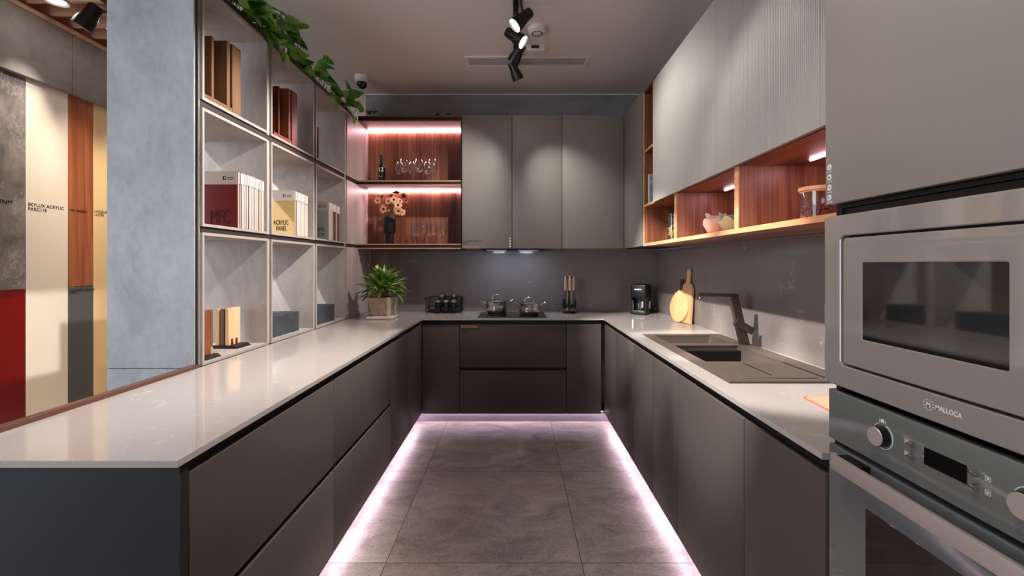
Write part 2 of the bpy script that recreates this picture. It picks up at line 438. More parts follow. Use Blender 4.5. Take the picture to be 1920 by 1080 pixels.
# ================================================================= COUNTERTOP (one slab, U shaped, sink cut out)
ZT, TH = .90, .016
SX0, SX1, SY0, SY1 = .822, 1.325, 1.75, 2.955       # sink rim
mb = MB()
def slab(x0, x1, y0, y1): mb.box(x0, x1, y0, y1, ZT-TH, ZT)
poly_out = [(-1.403, 1.063), (-.79, 1.063), (-.79, 3.852), (.745, 3.852), (.745, 1.108), (1.36, 1.108), (1.36, 4.42), (-1.403, 4.42)]
hole = [(SX0+.03, SY0+.05), (SX0+.03, SY1-.03), (SX1-.05, SY1-.03), (SX1-.05, SY0+.05)]
t = bmesh.new()
rects = [(-1.403, -.79, 1.063, 3.852), (-1.403, -.79, 3.852, 4.42), (-.79, .745, 3.852, 4.42), (.745, hole[0][0], 3.852, 4.42),
         (hole[0][0], hole[2][0], 3.852, 4.42), (hole[2][0], 1.36, 3.852, 4.42)]
yc = [1.108, hole[0][1], hole[1][1], 3.852]; xc = [.745, hole[0][0], hole[2][0], 1.36]
for i in range(3):
    for j in range(3):
        if (i, j) != (1, 1): rects.append((xc[i], xc[i+1], yc[j], yc[j+1]))
for x0, x1, y0, y1 in rects:
    t.faces.new([t.verts.new(c) for c in ((x0, y0, ZT), (x1, y0, ZT), (x1, y1, ZT), (x0, y1, ZT))])
bmesh.ops.remove_doubles(t, verts=t.verts[:], dist=1e-4)
r = bmesh.ops.extrude_face_region(t, geom=t.faces[:])
for v in r['geom']:
    if isinstance(v, bmesh.types.BMVert): v.co.z -= TH
bmesh.ops.recalc_face_normals(t, faces=t.faces[:])
mb.add(t)
tag(mb.build('countertop', M['counter'], angle=20), 'pale grey quartz countertop running around three sides', 'countertop')
tag(B(-1.443, -1.405, .95, 2.028, .862, .912, bev=.004, seg=2).build('edge_rail', M['rail']), 'dark brown timber rail along the rear edge of the peninsula counter', 'rail')
struct('wall_peninsula_back', B(-1.443, -1.41, 1.09, 2.028, 0, .862), M['end']).name = 'trim_6'

# backsplash slabs
tag(B(-1.41, 1.3615, 4.422, 4.455, ZT-.02, 1.49).build('backsplash', M['splash']), 'grey quartz backsplash slab behind the hob and pots', 'backsplash')
tag(B(1.362, 1.384, 1.108, 4.421, ZT-.02, 1.49).build('backsplash', M['splash']), 'grey quartz backsplash slab behind the tap and wooden boards', 'backsplash')

# ================================================================= BASE CABINETS
GZ, KZ = .848, .09          # top of fronts (handle channel above), bottom of fronts
def body(t, x0, x1, y0, y1, z1=.882): B(x0, x1, y0, y1, KZ+.004, z1).build('body', M['carcass'], t)
def front(t, name, x0, x1, y0, y1, z0, z1, m=None): return B(x0, x1, y0, y1, z0, z1, bev=.0022, seg=2).build(name, m or M['front'], t)
XL, XR, YB = -.80, .755, 3.87
def left_unit(name, label, y0, y1, drawers, cat):
    t = thing(name, label, cat, (-1.1, (y0+y1)/2, KZ), 'base cabinets')
    body(t, -1.4, XL-.022, y0+.001, y1-.001)
    g = .0022
    if drawers:
        front(t, 'drawer', XL-.02, XL, y0+g, y1-g, .474, GZ); front(t, 'drawer', XL-.02, XL, y0+g, y1-g, KZ, .450)
    else: front(t, 'door', XL-.02, XL, y0+g, y1-g, KZ, GZ)
    return t
u = left_unit('drawer_cabinet', 'wide greige drawer cabinet at the near end of the peninsula', 1.115, 2.007, True, 'cabinet')
B(-1.403, XL, 1.085, 1.113, .0, .884, bev=.0015).build('end_panel', M['end'], u)
left_unit('drawer_cabinet', 'greige drawer cabinet between the near drawers and the plain door', 2.007, 2.916, True, 'cabinet')
left_unit('base_cabinet', 'plain greige door cabinet under the bookshelf side of the counter', 2.916, 3.40, False, 'cabinet')
left_unit('base_cabinet', 'narrow greige corner door below the potted plant', 3.40, YB-.002, False, 'cabinet')
def back_unit(name, label, x0, x1, drawers):
    t = thing(name, label, 'cabinet', ((x0+x1)/2, 4.2, KZ), 'base cabinets')
    body(t, x0+.001, x1-.001, YB+.022, 4.42)
    g = .0022
    if drawers:
        d = front(t, 'drawer', x0+g, x1-g, YB, YB+.02, .480, GZ); front(t, 'drawer', x0+g, x1-g, YB, YB+.02, KZ-.005, .453)
        B(x0+.012, x0+.154, YB-.0006, YB+.001, GZ-.031, GZ-.005).build('orange_tag', M['copper_ink'], d)
        text('HANDLE CODES', .021, (x0+.016, YB-.0008, GZ-.026), '-Y', M['paper2'], d, width=.132)
        text('LACQUERED LAMINATE\nLL2262', .0205, (x0+.014, YB-.0006, GZ-.051), '-Y', M['ink'], d, width=.165)
    else: front(t, 'door', x0+g, x1-g, YB, YB+.02, KZ-.005, GZ)
    return t
XB = [XL+.005, -.478, .431, .728]
back_unit('base_cabinet', 'narrow greige door cabinet beside the drawers under the hob, plant side', XB[0], XB[1], False)
back_unit('drawer_cabinet', 'two drawer greige cabinet with an orange tag under the hob', XB[1], XB[2], True)
back_unit('base_cabinet', 'narrow greige door cabinet beside the hob drawers, coffee machine side', XB[2], XB[3], False)
RB = [1.108, 1.505, 2.119, 2.512, 2.915, 3.445, YB-.002]
RL = ['greige door cabinet next to the oven tower', 'wide greige door cabinet below the sink drainer', 'greige door cabinet below the larger sink bowl',
      'greige door cabinet below the smaller sink bowl', 'greige door cabinet below the wooden boards', 'narrow greige corner door below the coffee machine']
for i, lab in enumerate(RL):
    y0, y1 = RB[i], RB[i+1]
    t = thing('base_cabinet', lab, 'cabinet', (1.05, (y0+y1)/2, KZ), 'base cabinets')
    if 1.6 < (y0+y1)/2 < 2.95:          # open topped under the sink
        b = MB().box(XR+.022, 1.355, y0+.001, y0+.018, KZ+.004, .882).box(XR+.022, 1.355, y1-.018, y1-.001, KZ+.004, .882)
        b.box(XR+.022, XR+.04, y0+.018, y1-.018, KZ+.004, .882).box(XR+.04, 1.355, y0+.018, y1-.018, KZ+.004, .11).build('body', M['carcass'], t)
    else: body(t, XR+.022, 1.358, y0+.001, y1-.001)
    front(t, 'door', XR, XR+.02, y0+.0022, y1-.0022, KZ, GZ)
# plinths
struct('baseboard_left', B(-.885, -.87, 1.12, 3.93, 0, KZ), M['steel_kick'])
struct('baseboard_back', B(-.87, .83, 3.93, 3.945, 0, KZ), M['steel_kick'])
struct('baseboard_right', B(.825, .84, 1.1, 3.93, 0, KZ), M['steel_kick'])
def led(label, x0, x1, y0, y1, z0, z1, m, group, housing=True):
    t = thing('led_strip', label, 'led strip', ((x0+x1)/2, (y0+y1)/2, z0), group)
    B(x0, x1, y0, y1, z0, z1, bev=.001).build('diffuser', m, t)
    return t
for lab, st_, sh_ in (('pinkish kickboard led strip under the peninsula drawers', (-.841, -.829, 1.13, 3.90), (-.8285, -.8215, 1.125, 3.905)),
                      ('pinkish kickboard led strip under the sink cabinets', (.784, .796, 1.12, 3.90), (.7765, .7835, 1.115, 3.905)),
                      ('pinkish kickboard led strip under the hob drawers', (-.79, .75, 3.907, 3.915), (-.82, .776, 3.8915, 3.9065))):
    t = led(lab, *st_, KZ-.004, KZ+.003, M['led_kick'], 'kickboard light strips')
    B(*sh_, KZ-.0045, KZ+.0035).build('profile', M['black_metal'], t)  # added light shield: keeps the glowing strip from showing through the front gaps

# ================================================================= UPPER CABINETS, REAR WALL
YU = 4.06
UZ0, UZ1 = 1.498, 2.688
ux = [-.480, -.033, .414, .966]
ul = ['tall grey wall cabinet door with round icons beside the walnut shelf', 'middle tall grey wall cabinet above the hob', 'wide tall grey wall cabinet next to the corner unit']
for i in range(3):
    t = thing('wall_cabinet', ul[i], 'cabinet', ((ux[i]+ux[i+1])/2, 4.24, UZ0), 'rear wall cabinets')
    B(ux[i]+.001, ux[i+1]-.001, YU+.022, 4.392, UZ0+.012, UZ1).build('body', M['carcass'], t)
    d = front(t, 'door', ux[i]+.0022, ux[i+1]-.0022, YU, YU+.02, UZ0, UZ1, M['front_upper'])
    if i == 0:
        text('LACQUERED LAMINATE\nLL2262', .021, (ux[0]+.012, YU-.0006, 1.556), '-Y', M['ink'], d, width=.165)
        text('HANDLE CODES', .026, (ux[0]+.014, YU-.0006, 1.504), '-Y', M['orange_ink'], d, width=.14)
        for k in range(4):
            z = z_on(446.8+5.0*k, YU)
            MB().cyl((x_on(956.4, YU), YU+.0005, z), (x_on(956.4, YU), YU-.0008, z), .0075, n=16).build('icon', M['white_ink'], d)
# slim hood recessed under the middle of the wall cabinets
h = thing('range_hood', 'slim grey range hood under the wall cabinets above the hob', 'range hood', (-.06, 4.2, 1.47))
B(-.31, .25, 4.10, 4.40, 1.488, 1.509, bev=.002).build('housing', M['carcass'], h)
for px0, px1 in ((912, 950), (971, 1009)):
    B(x_on(px0, 4.1), x_on(px1, 4.1), 4.096, 4.104, 1.476, 1.4878, bev=.001).build('filter_bar', M['steel'], h)
for x in (-.17, .11): B(x-.06, x+.06, 4.15, 4.19, 1.4845, 1.4878).build('lamp_lens', M['lens_hood'], h)

# corner cabinet (door faces the aisle)
t = thing('wall_cabinet', 'grey corner wall cabinet between the rear doors and the open walnut shelves', 'cabinet', (1.17, 3.8, UZ0), 'side wall cabinets')
B(.988, 1.36, 3.492, 4.39, UZ0+.004, UZ1).build('body', M['carcass'], t)
front(t, 'door', .966, .986, 3.492, YU-.003, UZ0, UZ1, M['front_upper'])

# walnut shelf unit with niches along the side wall
NZ0, NZ1, NT = 1.493, 1.787, 2.66
X0 = .966
w = thing('walnut_shelf', 'long walnut niche shelf under the fluted doors with an open end column', 'shelf', (1.16, 2.3, NZ0))
yD = [(3.43, 3.452), (2.738, 2.774), (1.976, 2.012), (1.106, 1.122)]
B(X0+.012, 1.36, 1.106, 3.452, NZ0+.001, NZ0+.021).build('bottom_board', M['walnut_y'], w)
B(X0, X0+.012, 1.106, 3.452, NZ0, NZ0+.022, bev=.001).build('bottom_edging', M['oak_edge'], w)
B(X0+.012, 1.36, 1.122, 3.43, NZ1, NZ1+.018).build('top_board', M['walnut_y'], w)
B(1.345, 1.36, 1.122, 3.43, NZ0+.021, NZ1).build('back_panel', M['walnut_z'], w)
B(1.345, 1.36, 3.16, 3.43, NZ1+.018, NT).build('back_panel', M['walnut_z'], w)
for i, (a, b) in enumerate(yD):
    z1 = NT if i == 0 else NZ1
    dv = B(X0+.006, 1.345 if i else 1.36, a, b, NZ0+.0215, z1-.0005).build('divider', M['walnut_z'], w)
    B(X0, X0+.006, a-.0005, b+.0005, NZ0+.0225, z1, bev=.0006).build('edging', M['oak_edge'], dv)
B(X0+.006, 1.345, 3.14, 3.43, 2.192, 2.21).build('shelf_board', M['walnut_y'], w)
B(X0, X0+.006, 3.14, 3.43, 2.192, 2.21).build('shelf_edging', M['oak_edge'], w)
B(X0, X0+.012, 3.14, 3.43, NZ1, NZ1+.018).build('top_edging', M['oak_edge'], w)
B(X0, 1.36, 3.14, 3.43, NT-.018, NT).build('cap_board', M['walnut_y'], w)
# fluted doors
def fluted_door(y0, y1, z0, z1, xf, pitch=.0105):
    t = bmesh.new(); n = max(2, round((y1-y0)/pitch)); p = (y1-y0)/n; prof = []
    for i in range(n):
        for u, dx in ((0, .0045), (.14, .0045), (.26, .0012), (.42, 0), (.72, 0), (.88, .0012)):
            prof.append((y0+(i+u)*p, xf+dx))
    prof.append((y1, xf+.0045))
    lo = [t.verts.new((x, y, z0)) for y, x in prof]; hi = [t.verts.new((x, y, z1)) for y, x in prof]
    for k in range(len(prof)-1): t.faces.new((lo[k], hi[k], hi[k+1], lo[k+1]))
    b = [t.verts.new((xf+.019, y, z)) for y, z in ((y0, z0), (y0, z1), (y1, z1), (y1, z0))]
    t.faces.new((b[0], b[1], b[2], b[3]))
    t.faces.new([b[0]] + lo[::1] + [b[3]]); t.faces.new(([b[1]] + hi + [b[2]])[::-1])
    t.faces.new((lo[0], b[0], b[1], hi[0])); t.faces.new((lo[-1], hi[-1], b[2], b[3]))
    bmesh.ops.recalc_face_normals(t, faces=t.faces[:])
    m = MB(); m.add(t); return m
FD = [1.108, 1.412, 1.99, 2.565, 3.137]
fl = ['fluted pale greige wall cabinet closest to the oven tower', 'fluted pale greige wall cabinet over the coffee bean jar',
      'fluted pale greige wall cabinet over the nested bowls', 'fluted pale greige wall cabinet beside the open walnut column']
for i in range(4):
    y0, y1 = FD[i], FD[i+1]
    t = thing('fluted_cabinet', fl[i], 'cabinet', (1.15, (y0+y1)/2, NZ1+.02), 'fluted wall cabinets')
    B(X0+.002, 1.36, y0+.001, y1-.001, NZ1+.02, 2.612).build('body', M['carcass'], t)
    fluted_door(y0+.0014, y1-.0014, NZ1-.002, 2.618, .944).build('door', M['flute'], t, angle=50)
led('led strip under the niche top above the bean jar', 1.20, 1.210, 1.13, 1.86, NZ1-.006, NZ1-.001, M['led'], 'niche light strips')
led('led strip under the niche top above the nested bowls', 1.20, 1.210, 2.02, 2.62, NZ1-.006, NZ1-.001, M['led'], 'niche light strips')

# ================================================================= OVEN TOWER
XT = .756
ty0, ty1 = .500, 1.104
tw = thing('tall_cabinet', 'tall greige oven tower cabinet at the end of the sink counter', 'cabinet', (1.06, .8, 0))
b = MB().box(XT+.022, 1.36, ty1-.018, ty1, .09, 2.7).box(XT+.022, 1.36, ty0, ty0+.018, .09, 2.7).box(1.34, 1.36, ty0+.018, ty1-.018, .09, 2.7)
for z in (.09, .585-.04, 1.0665, 1.4735, 2.682): b.box(XT+.03, 1.34, ty0+.018, ty1-.018, z, z+.0045 if z in (1.0665,) else z+.018)
b.build('carcass', M['carcass'], tw)
B(XT+.022, XT+.026, ty0+.018, ty1-.018, 1.4925, 1.502).build('shadow_gap', M['dark'], tw)
td = front(tw, 'upper_door', XT, XT+.02, ty0, 1.1115, 1.503, 2.70, M['tall'])
front(tw, 'lower_drawer', XT, XT+.02, ty0, ty1, .1, .445, M['tall'])
for k in range(4):
    Y = y_on(1555.5, XT); z = z_on(314+19*k, Y)
    ic = MB().cyl((XT+.001, Y, z), (XT-.0008, Y, z), .0072, n=18).build('icon', M['white_ink'], td)
    gm = MB()
    if k == 0: gm.box(XT-.0013, XT-.0008, Y-.0015, Y+.0015, z-.004, z+.003)
    elif k == 1: gm.box(XT-.0013, XT-.0008, Y-.003, Y+.003, z-.003, z+.003)
    elif k == 2: gm.box(XT-.0013, XT-.0008, Y-.0035, Y+.0035, z-.001, z+.0025)
    else: gm.box(XT-.0013, XT-.0008, Y-.003, Y-.001, z-.003, z+.003).box(XT-.0013, XT-.0008, Y+.001, Y+.003, z-.003, z+.003)
    gm.build('glyph', M['mw'], ic)
    text('soft touch' if k % 2 else 'easy clean', .0042, (XT-.0004, Y+.0085, z-.0122), '-X', M['white_ink'], td, width=.017)

def rrect(y0, y1, z0, z1, r, n=5):
    pts = []
    for cy, cz, a0 in ((y1-r, z1-r, 0), (y0+r, z1-r, 90), (y0+r, z0+r, 180), (y1-r, z0+r, 270)):
        for k in range(n+1):
            a = math.radians(a0 + 90*k/n); pts.append((cy + r*math.cos(a), cz + r*math.sin(a)))
    return pts
MX = frame(((0, 1, 0), (0, 0, 1), (1, 0, 0)), (0, 0, 0))       # local (y, z, +x)
def plate(y0, y1, z0, z1, r, x0, x1, bev=0, seg=2):
    m = MB(); m.prism(rrect(y0, y1, z0, z1, r), x1-x0, Matrix.Translation((x0, 0, 0)) @ MX, bev, seg); return m
def ring_plate(y0, y1, z0, z1, r, iy0, iy1, iz0, iz1, ir, x0, x1, round_=.006):
    t = bmesh.new()
    out = rrect(y0, y1, z0, z1, r); o2 = rrect(y0+round_, y1-round_, z0+round_, z1-round_, max(r-round_*.5, .002))
    i2 = rrect(iy0-round_*.6, iy1+round_*.6, iz0-round_*.6, iz1+round_*.6, ir+round_*.6); inn = rrect(iy0, iy1, iz0, iz1, ir)
    o3 = rrect(y0+round_*.3, y1-round_*.3, z0+round_*.3, z1-round_*.3, r)
    loops = [[t.verts.new((x, y, z)) for y, z in L] for L, x in ((out, x1), (out, x0+round_), (o3, x0+round_*.3), (o2, x0), (i2, x0), (inn, x0+round_*.6), (inn, x1))]
    for a, c in zip(loops, loops[1:]):
        for k in range(len(a)):
            j = (k+1) % len(a); t.faces.new((a[k], a[j], c[j], c[k]))
    bmesh.ops.recalc_face_normals(t, faces=t.faces[:])
    m = MB(); m.add(t); return m
mwv = thing('microwave', 'built-in taupe glass microwave with a dark window in the oven tower', 'microwave', (.95, .8, 1.078))
my0, my1 = .503, 1.107
ring_plate(my0, my1, 1.076, 1.4735, .012, .556, 1.052, 1.127, 1.4245, .012, .750, .772, .0035).build('frame', M['mw'], mwv, angle=12)
B(.776, 1.2, .53, 1.075, 1.09, 1.46).build('cavity', M['carcass'], mwv)
plate(.552, 1.056, 1.123, 1.4285, .012, .7665, .773).build('groove', M['dark'], mwv)
md = ring_plate(.5605, 1.0475, 1.1315, 1.420, .010, .6955, .990, 1.1955, 1.3635, .004, .7525, .766, .003).build('door', M['mw'], mwv, angle=12)
plate(.6957, .9898, 1.1957, 1.3633, .004, .7545, .7655).build('window', M['mw_window'], md)
yl, zl = .8268, 1.1045
text('M', .0108, (.7496, yl, zl-.0038), '-X', M['white_ink'], mwv, align='CENTER', bold=.0003)
em = MB()
for k in range(12):
    a = 2*PI*(k+.5)/12
    em.cyl((.7505, yl+.0096*math.cos(a), zl+.0096*math.sin(a)), (.7495, yl+.0096*math.cos(a), zl+.0096*math.sin(a)), .0011, n=8)
em.build('emblem', M['white_ink'], mwv)
text('MALLOCA', .0122, (.7496, .8135, zl-.0045), '-X', M['white_ink'], mwv, width=.0485, bold=.0002)

ov = thing('oven', 'built-in grey glass oven with steel handle below the microwave', 'oven', (.95, .8, .47))
oy0, oy1 = .502, 1.094
plate(oy0, oy1, .9455, 1.0625, .003, .752, .774, .0022, 2).build('control_panel', M['oven'], ov)
B(.776, 1.25, .53, 1.07, .49, 1.05).build('cavity', M['carcass'], ov)
for yk in (.9325, .6625):
    zk = 1.007
    k0 = MB()
    rg = []
    for q in range(41):
        a = PI/2 + math.radians(22) + (2*PI-math.radians(44))*q/40
        rg.append((.7515, yk+.0255*math.cos(a), zk+.0255*math.sin(a)))
    k0.tube(rg, .0009, 6)
    k0.build('dial_ring', M['white_ink'], ov)
    kb = MB().cyl((.752, yk, zk), (.737, yk, zk), .0205, n=40).build('knob', M['black'], ov)
    MB().lathe([(0, 0), (.0185, 0), (.0195, .001), (.0185, .003), (0, .0035)], n=40, mtx=Matrix.Translation((.737, yk, zk)) @ frame(((0,1,0), (0,0,1), (-1,0,0)), (0,0,0))).build('knob_cap', M['alu'], kb)
    im = MB().box(.7512, .752, yk-.004, yk+.004, zk+.0275, zk+.0345).box(.7512, .752, yk-.0082, yk-.0074, zk+.0255, zk+.034).box(.7512, .752, yk+.0074, yk+.0082, zk+.0255, zk+.034)
    im.build('dial_mark', M['white_ink'], ov)
for yb, zb, yi in ((.861, 1.019, .875), (.861, .9957, .875), (.7436, 1.0178, .7245), (.7436, .9955, .7245)):
    MB().lathe([(0, 0), (.0056, 0), (.0056, .007), (.0045, .010), (0, .0112)], n=20, mtx=Matrix.Translation((.752, yb, zb)) @ frame(((0,1,0), (0,0,1), (-1,0,0)), (0,0,0))).build('button', M['steel'], ov)
    ic = MB()
    for a, b_, c, d in ((-.0045, .0045, .0034, .0041), (-.0045, .0045, -.0041, -.0034), (-.0045, -.0038, -.004, .004), (.0038, .0045, -.004, .004), (-.002, .002, -.0015, .0015)):
        ic.box(.7513, .752, yi+a, yi+b_, zb+c, zb+d)
    ic.build('icon', M['white_ink'], ov)
plate(.758, .837, .9925, 1.0238, .0012, .7508, .756).build('display', M['black_glass'], ov)
plate(oy0, oy1, .930, .9455, .002, .767, .774).build('shadow_gap', M['dark'], ov)
od = plate(oy0, oy1, .475, .9325, .003, .753, .774, .002, 2).build('door', M['oven_door'], ov)
plate(.612, .979, .53, .835, .004, .7524, .756).build('window', M['oven_window'], od)
hd = B(.713, .724, .563, 1.031, .898, .930, bev=.001, seg=2).build('handle', M['alu'], od)
for y0, y1 in ((.966, 1.029), (.565, .628)): B(.7242, .7528, y0, y1, .899, .929, bev=.001).build('bracket', M['black'], hd)

# ================================================================= BOOKSHELF (open grid room divider)
XS, XD = -1.417, -1.815
shelf = thing('bookshelf', 'grey concrete look cube bookshelf standing behind the peninsula counter', 'bookshelf', (-1.62, 3.2, 0))
cy_ = [(2.059, 2.605), (2.639, 3.198), (3.232, 3.789)]
cz_ = [(.899, 1.504), (1.531, 2.070), (2.105, 2.635)]
T = .013
for z0, z1 in cz_:
    for y0, y1 in cy_:
        c = MB().box(XD, XS-.003, y0+.001, y0+T, z0+.001, z1-.001).box(XD, XS-.003, y1-T, y1-.001, z0+.001, z1-.001)
        c.box(XD, XS-.003, y0+T, y1-T, z0+.001, z0+T).box(XD, XS-.003, y0+T, y1-T, z1-T, z1-.001)
        c = c.build('cube', M['conc_shelf'], shelf)
        e = MB().box(XS-.003, XS, y0, y0+T, z0, z1).box(XS-.003, XS, y1-T, y1, z0, z1).box(XS-.003, XS, y0+T, y1-T, z0, z0+T).box(XS-.003, XS, y0+T, y1-T, z1-T, z1)
        e.build('edging', M['edge'], c)
g = MB()
for y in (2.037, 2.606, 3.199, 3.790): g.box(XD, XS-.012, y, y+.0325 if y > 2.1 else 2.058, .9, 2.636)
g.build('upright', M['conc_shelf'], shelf)
g = MB()
for z in (1.5045, 2.0705): g.box(XD, XS-.010, 2.058, 3.789, z, z+(.026 if z < 2 else .034))
g.build('channel', M['gap'], shelf)
B(XD, XS, 2.037, 4.06, 2.637, 2.664, bev=.002).build('top_rail', M['gap'], shelf)
B(XD, XS-.002, 2.032, 2.0365, .0, 2.664).build('panel_core', M['gap'], shelf)
B(XD, XS-.012, 2.02, 2.0315, .897, 2.664, bev=.001).build('end_panel', M['conc_blue'], shelf)
B(XD, XS-.012, 2.02, 2.0315, .0, .894, bev=.001).build('lower_end_panel', M['conc_blue'], shelf)
B(XD, XS-.01, 2.04, 4.40, 0, .896).build('base_body', M['conc_shelf'], shelf)
for z0, z1 in cz_:
    B(XD, XS, 3.826, 4.385, z0, z1, bev=.0015).build('closed_panel', M['rib_wood'], shelf)
g = MB()
for z in (1.506, 2.072): g.box(XD, XS-.008, 3.826, 4.385, z, z+(.023 if z < 2 else .031))
g.build('channel', M['gap'], shelf)

# walnut glass shelf unit in the rear corner
ws = thing('walnut_shelf', 'backlit walnut shelf unit holding glasses beside the grey wall cabinets', 'shelf', (-.95, 4.22, 1.495))
sx0, sx1, sy0, sy1 = -1.415, -.492, 4.08, 4.39
B(sx0, sx1, 4.372, 4.39, 1.543, 2.641).build('back_panel', M['walnut_z'], ws)
for z0, z1, n in ((1.495, 1.542, 'shelf_board'), (2.063, 2.110, 'shelf_board'), (2.641, 2.688, 'top_board')):
    bo = MB().box(sx0, sx1, sy0+.012, sy1, z0, z1).build(n, M['walnut_x'], ws)
    MB().box(sx0, sx1, sy0, sy0+.0118, z0, z0+.011).box(sx0, sx1, sy0, sy0+.0118, z1-.011, z1).build('edging', M['shelf_edge_tan' if n == 'shelf_board' else 'walnut_x'], bo)
    MB().box(sx0, sx1, sy0+.004, sy0+.0118, z0+.0112, z1-.0112).build('groove', M['dark'], bo)
B(sx1+.0005, ux[0]-.0005, 4.082, 4.39, 1.497, 2.686).build('side_panel', M['dark'], ws)
text('MFC  MS81277  -A GRADE', .0235, (-1.392, 4.3714, 2.011), '-Y', M['brown_ink'], ws, width=.21)
led('bright led bar at the top of the upper glass shelf', sx0+.002, sx1-.002, 4.352, 4.368, 2.629, 2.640, M['led'], 'shelf light bars')
led('bright led bar above the flowers on the lower glass shelf', sx0+.002, sx1-.002, 4.352, 4.368, 2.052, 2.0625, M['led'], 'shelf light bars')
# ================================================================= GLASSES, BOTTLE, VASE, FLOWERS
def glass_proto(name, H, rb, stem_h, rim, label, group):
    t = thing(name, label, 'glass', (0, 0, 0), group)
    bh = H - stem_h
    o = [(.0012, 0)]
    outer = [(.004, stem_h), (rb*.55, stem_h+bh*.09), (rb*.86, stem_h+bh*.22), (rb, stem_h+bh*.42), (rb*.96, stem_h+bh*.62), (rim, H)]
    inner = [(r-.0013, z) for r, z in outer[::-1]]; inner[-1] = (0, stem_h+.006)
    MB().lathe([(0, stem_h-.001)] + outer + inner, n=28).build('bowl', M['glass'], t, angle=80)
    MB().lathe([(0, .004), (.0032, .010), (.0028, stem_h*.6), (.0045, stem_h-.002), (0, stem_h-.0011)], n=12).build('stem', M['glass'], t, angle=80)
    MB().lathe([(0, 0), (rb*.82, 0), (rb*.84, .0012), (.006, .0038), (0, .0039)], n=28).build('foot', M['glass'], t, angle=60)
    return t
SHZ = (1.5422, 2.1102)
wine = [(757.8, 4.17, 'large wine glass in the front row nearest the dark bottle'), (786, 4.17, 'large wine glass in the middle of the front row'),
        (811, 4.17, 'large wine glass in the front row furthest from the bottle'), (749.8, 4.29, 'wine glass in the rear row nearest the dark bottle'),
        (773, 4.29, 'wine glass in the middle of the rear row'), (802, 4.29, 'wine glass in the rear row furthest from the bottle')]
g0 = glass_proto('wine_glass', .205, .046, .085, .036, wine[0][2], 'wine glasses on the upper walnut shelf')
for i, (px, Y, lab) in enumerate(wine):
    o = g0 if i == 0 else copy_tree(g0)
    o.location = (x_on(px, Y), Y, SHZ[1]); o['label'] = lab
fl = [(776, 4.16), (781.7, 4.27), (795, 4.16), (804, 4.25), (813, 4.16), (826, 4.25), (831.5, 4.15)]
fo = ['nearest the black vase', 'second from the black vase', 'third from the black vase', 'in the middle of the seven', 'third from the grey door', 'second from the grey door', 'nearest the grey door']
g1 = glass_proto('cut_goblet', .2, .0285, .078, .0265, '', 'goblets on the lower walnut shelf')
for i, (px, Y) in enumerate(fl):
    o = g1 if i == 0 else copy_tree(g1)
    o.location = (x_on(px, Y), Y, SHZ[0]); o['label'] = 'slim clear goblet on the lower shelf, ' + fo[i]
# bottle
bx, by = x_on(715.8, 4.2), 4.2
bt = thing('wine_bottle', 'dark port bottle with a white 12 on the upper walnut shelf', 'bottle', (bx, by, SHZ[1]))
MB().lathe([(0, 0), (.031, 0), (.0345, .004), (.0345, .135), (.033, .148), (.018, .172), (.0135, .185), (.0135, .252), (0, .252)], (bx, by, SHZ[1]), 28).build('body', M['bottle'], bt)
MB().lathe([(.0142, .188), (.0146, .19), (.0146, .256), (.012, .2575), (0, .2575)], (bx, by, SHZ[1]), 24).build('foil', M['foil'], bt)
text('12', .052, (bx, by-.0362, SHZ[1]+.098), '-Y', M['white_ink'], bt, align='CENTER', width=.042, bold=.001)
text('ANOS', .017, (bx, by-.0355, SHZ[1]+.073), '-Y', M['sample_red'], bt, align='CENTER', width=.036)
text('Porto', .02, (bx, by-.0355, SHZ[1]+.046), '-Y', M['paper2'], bt, align='CENTER', width=.034)
# vase
vx, vy, vz = x_on(730, 4.2), 4.2, SHZ[0]
va = thing('vase', 'matt black stepped cylinder vase on the lower walnut shelf', 'vase', (vx, vy, vz))
MB().lathe([(0, 0), (.042, 0), (.042, .095), (.052, .103), (.058, .115), (.058, .245), (.055, .25), (.050, .25), (.050, .12), (0, .11)], (vx, vy, vz), 36).build('body', M['vase'], va)
def flower(px, py, Y, r, tilt, m, label, stemless=False):
    c = Vector((x_on(px, Y), Y, z_on(py, Y)))
    t = thing('daisy', label, 'flower', c, 'cut flowers in the black vase')
    n = Vector(tilt).normalized()
    a = n.cross(Vector((0, 0, 1))); a = a.normalized() if a.length > .05 else Vector((1, 0, 0)); b = n.cross(a)
    p = MB()
    for k in range(16):
        an = 2*PI*k/16 + random.uniform(-.1, .1)
        d = a*math.cos(an) + b*math.sin(an)
        p.leaf(c+d*r*.2, d+n*random.uniform(.05, .4), r*random.uniform(.95, 1.3), r*.42, random.uniform(.05, .35), n, fold=.05)
    p.build('petals', m, t, angle=80)
    q = n.to_track_quat('Z', 'Y').to_matrix().to_4x4()
    MB().lathe([(0, -.2*r), (.25*r, -.1*r), (.34*r, .02*r), (.3*r, .14*r), (.15*r, .24*r), (0, .26*r)], n=14, mtx=Matrix.Translation(c) @ q).build('centre', M['disc'], t)
    top = c - n*.2*r; bot = Vector((vx + random.uniform(-.02, .02), vy + random.uniform(-.02, .02), vz+.135))
    mid = (top*.5+bot*.5) + Vector((0, 0, .01))
    MB().tube([top, mid, Vector((bot.x*.7+mid.x*.3, bot.y*.7+mid.y*.3, vz+.252)), bot], .0016, 5).build('stem', M['stem'], t)
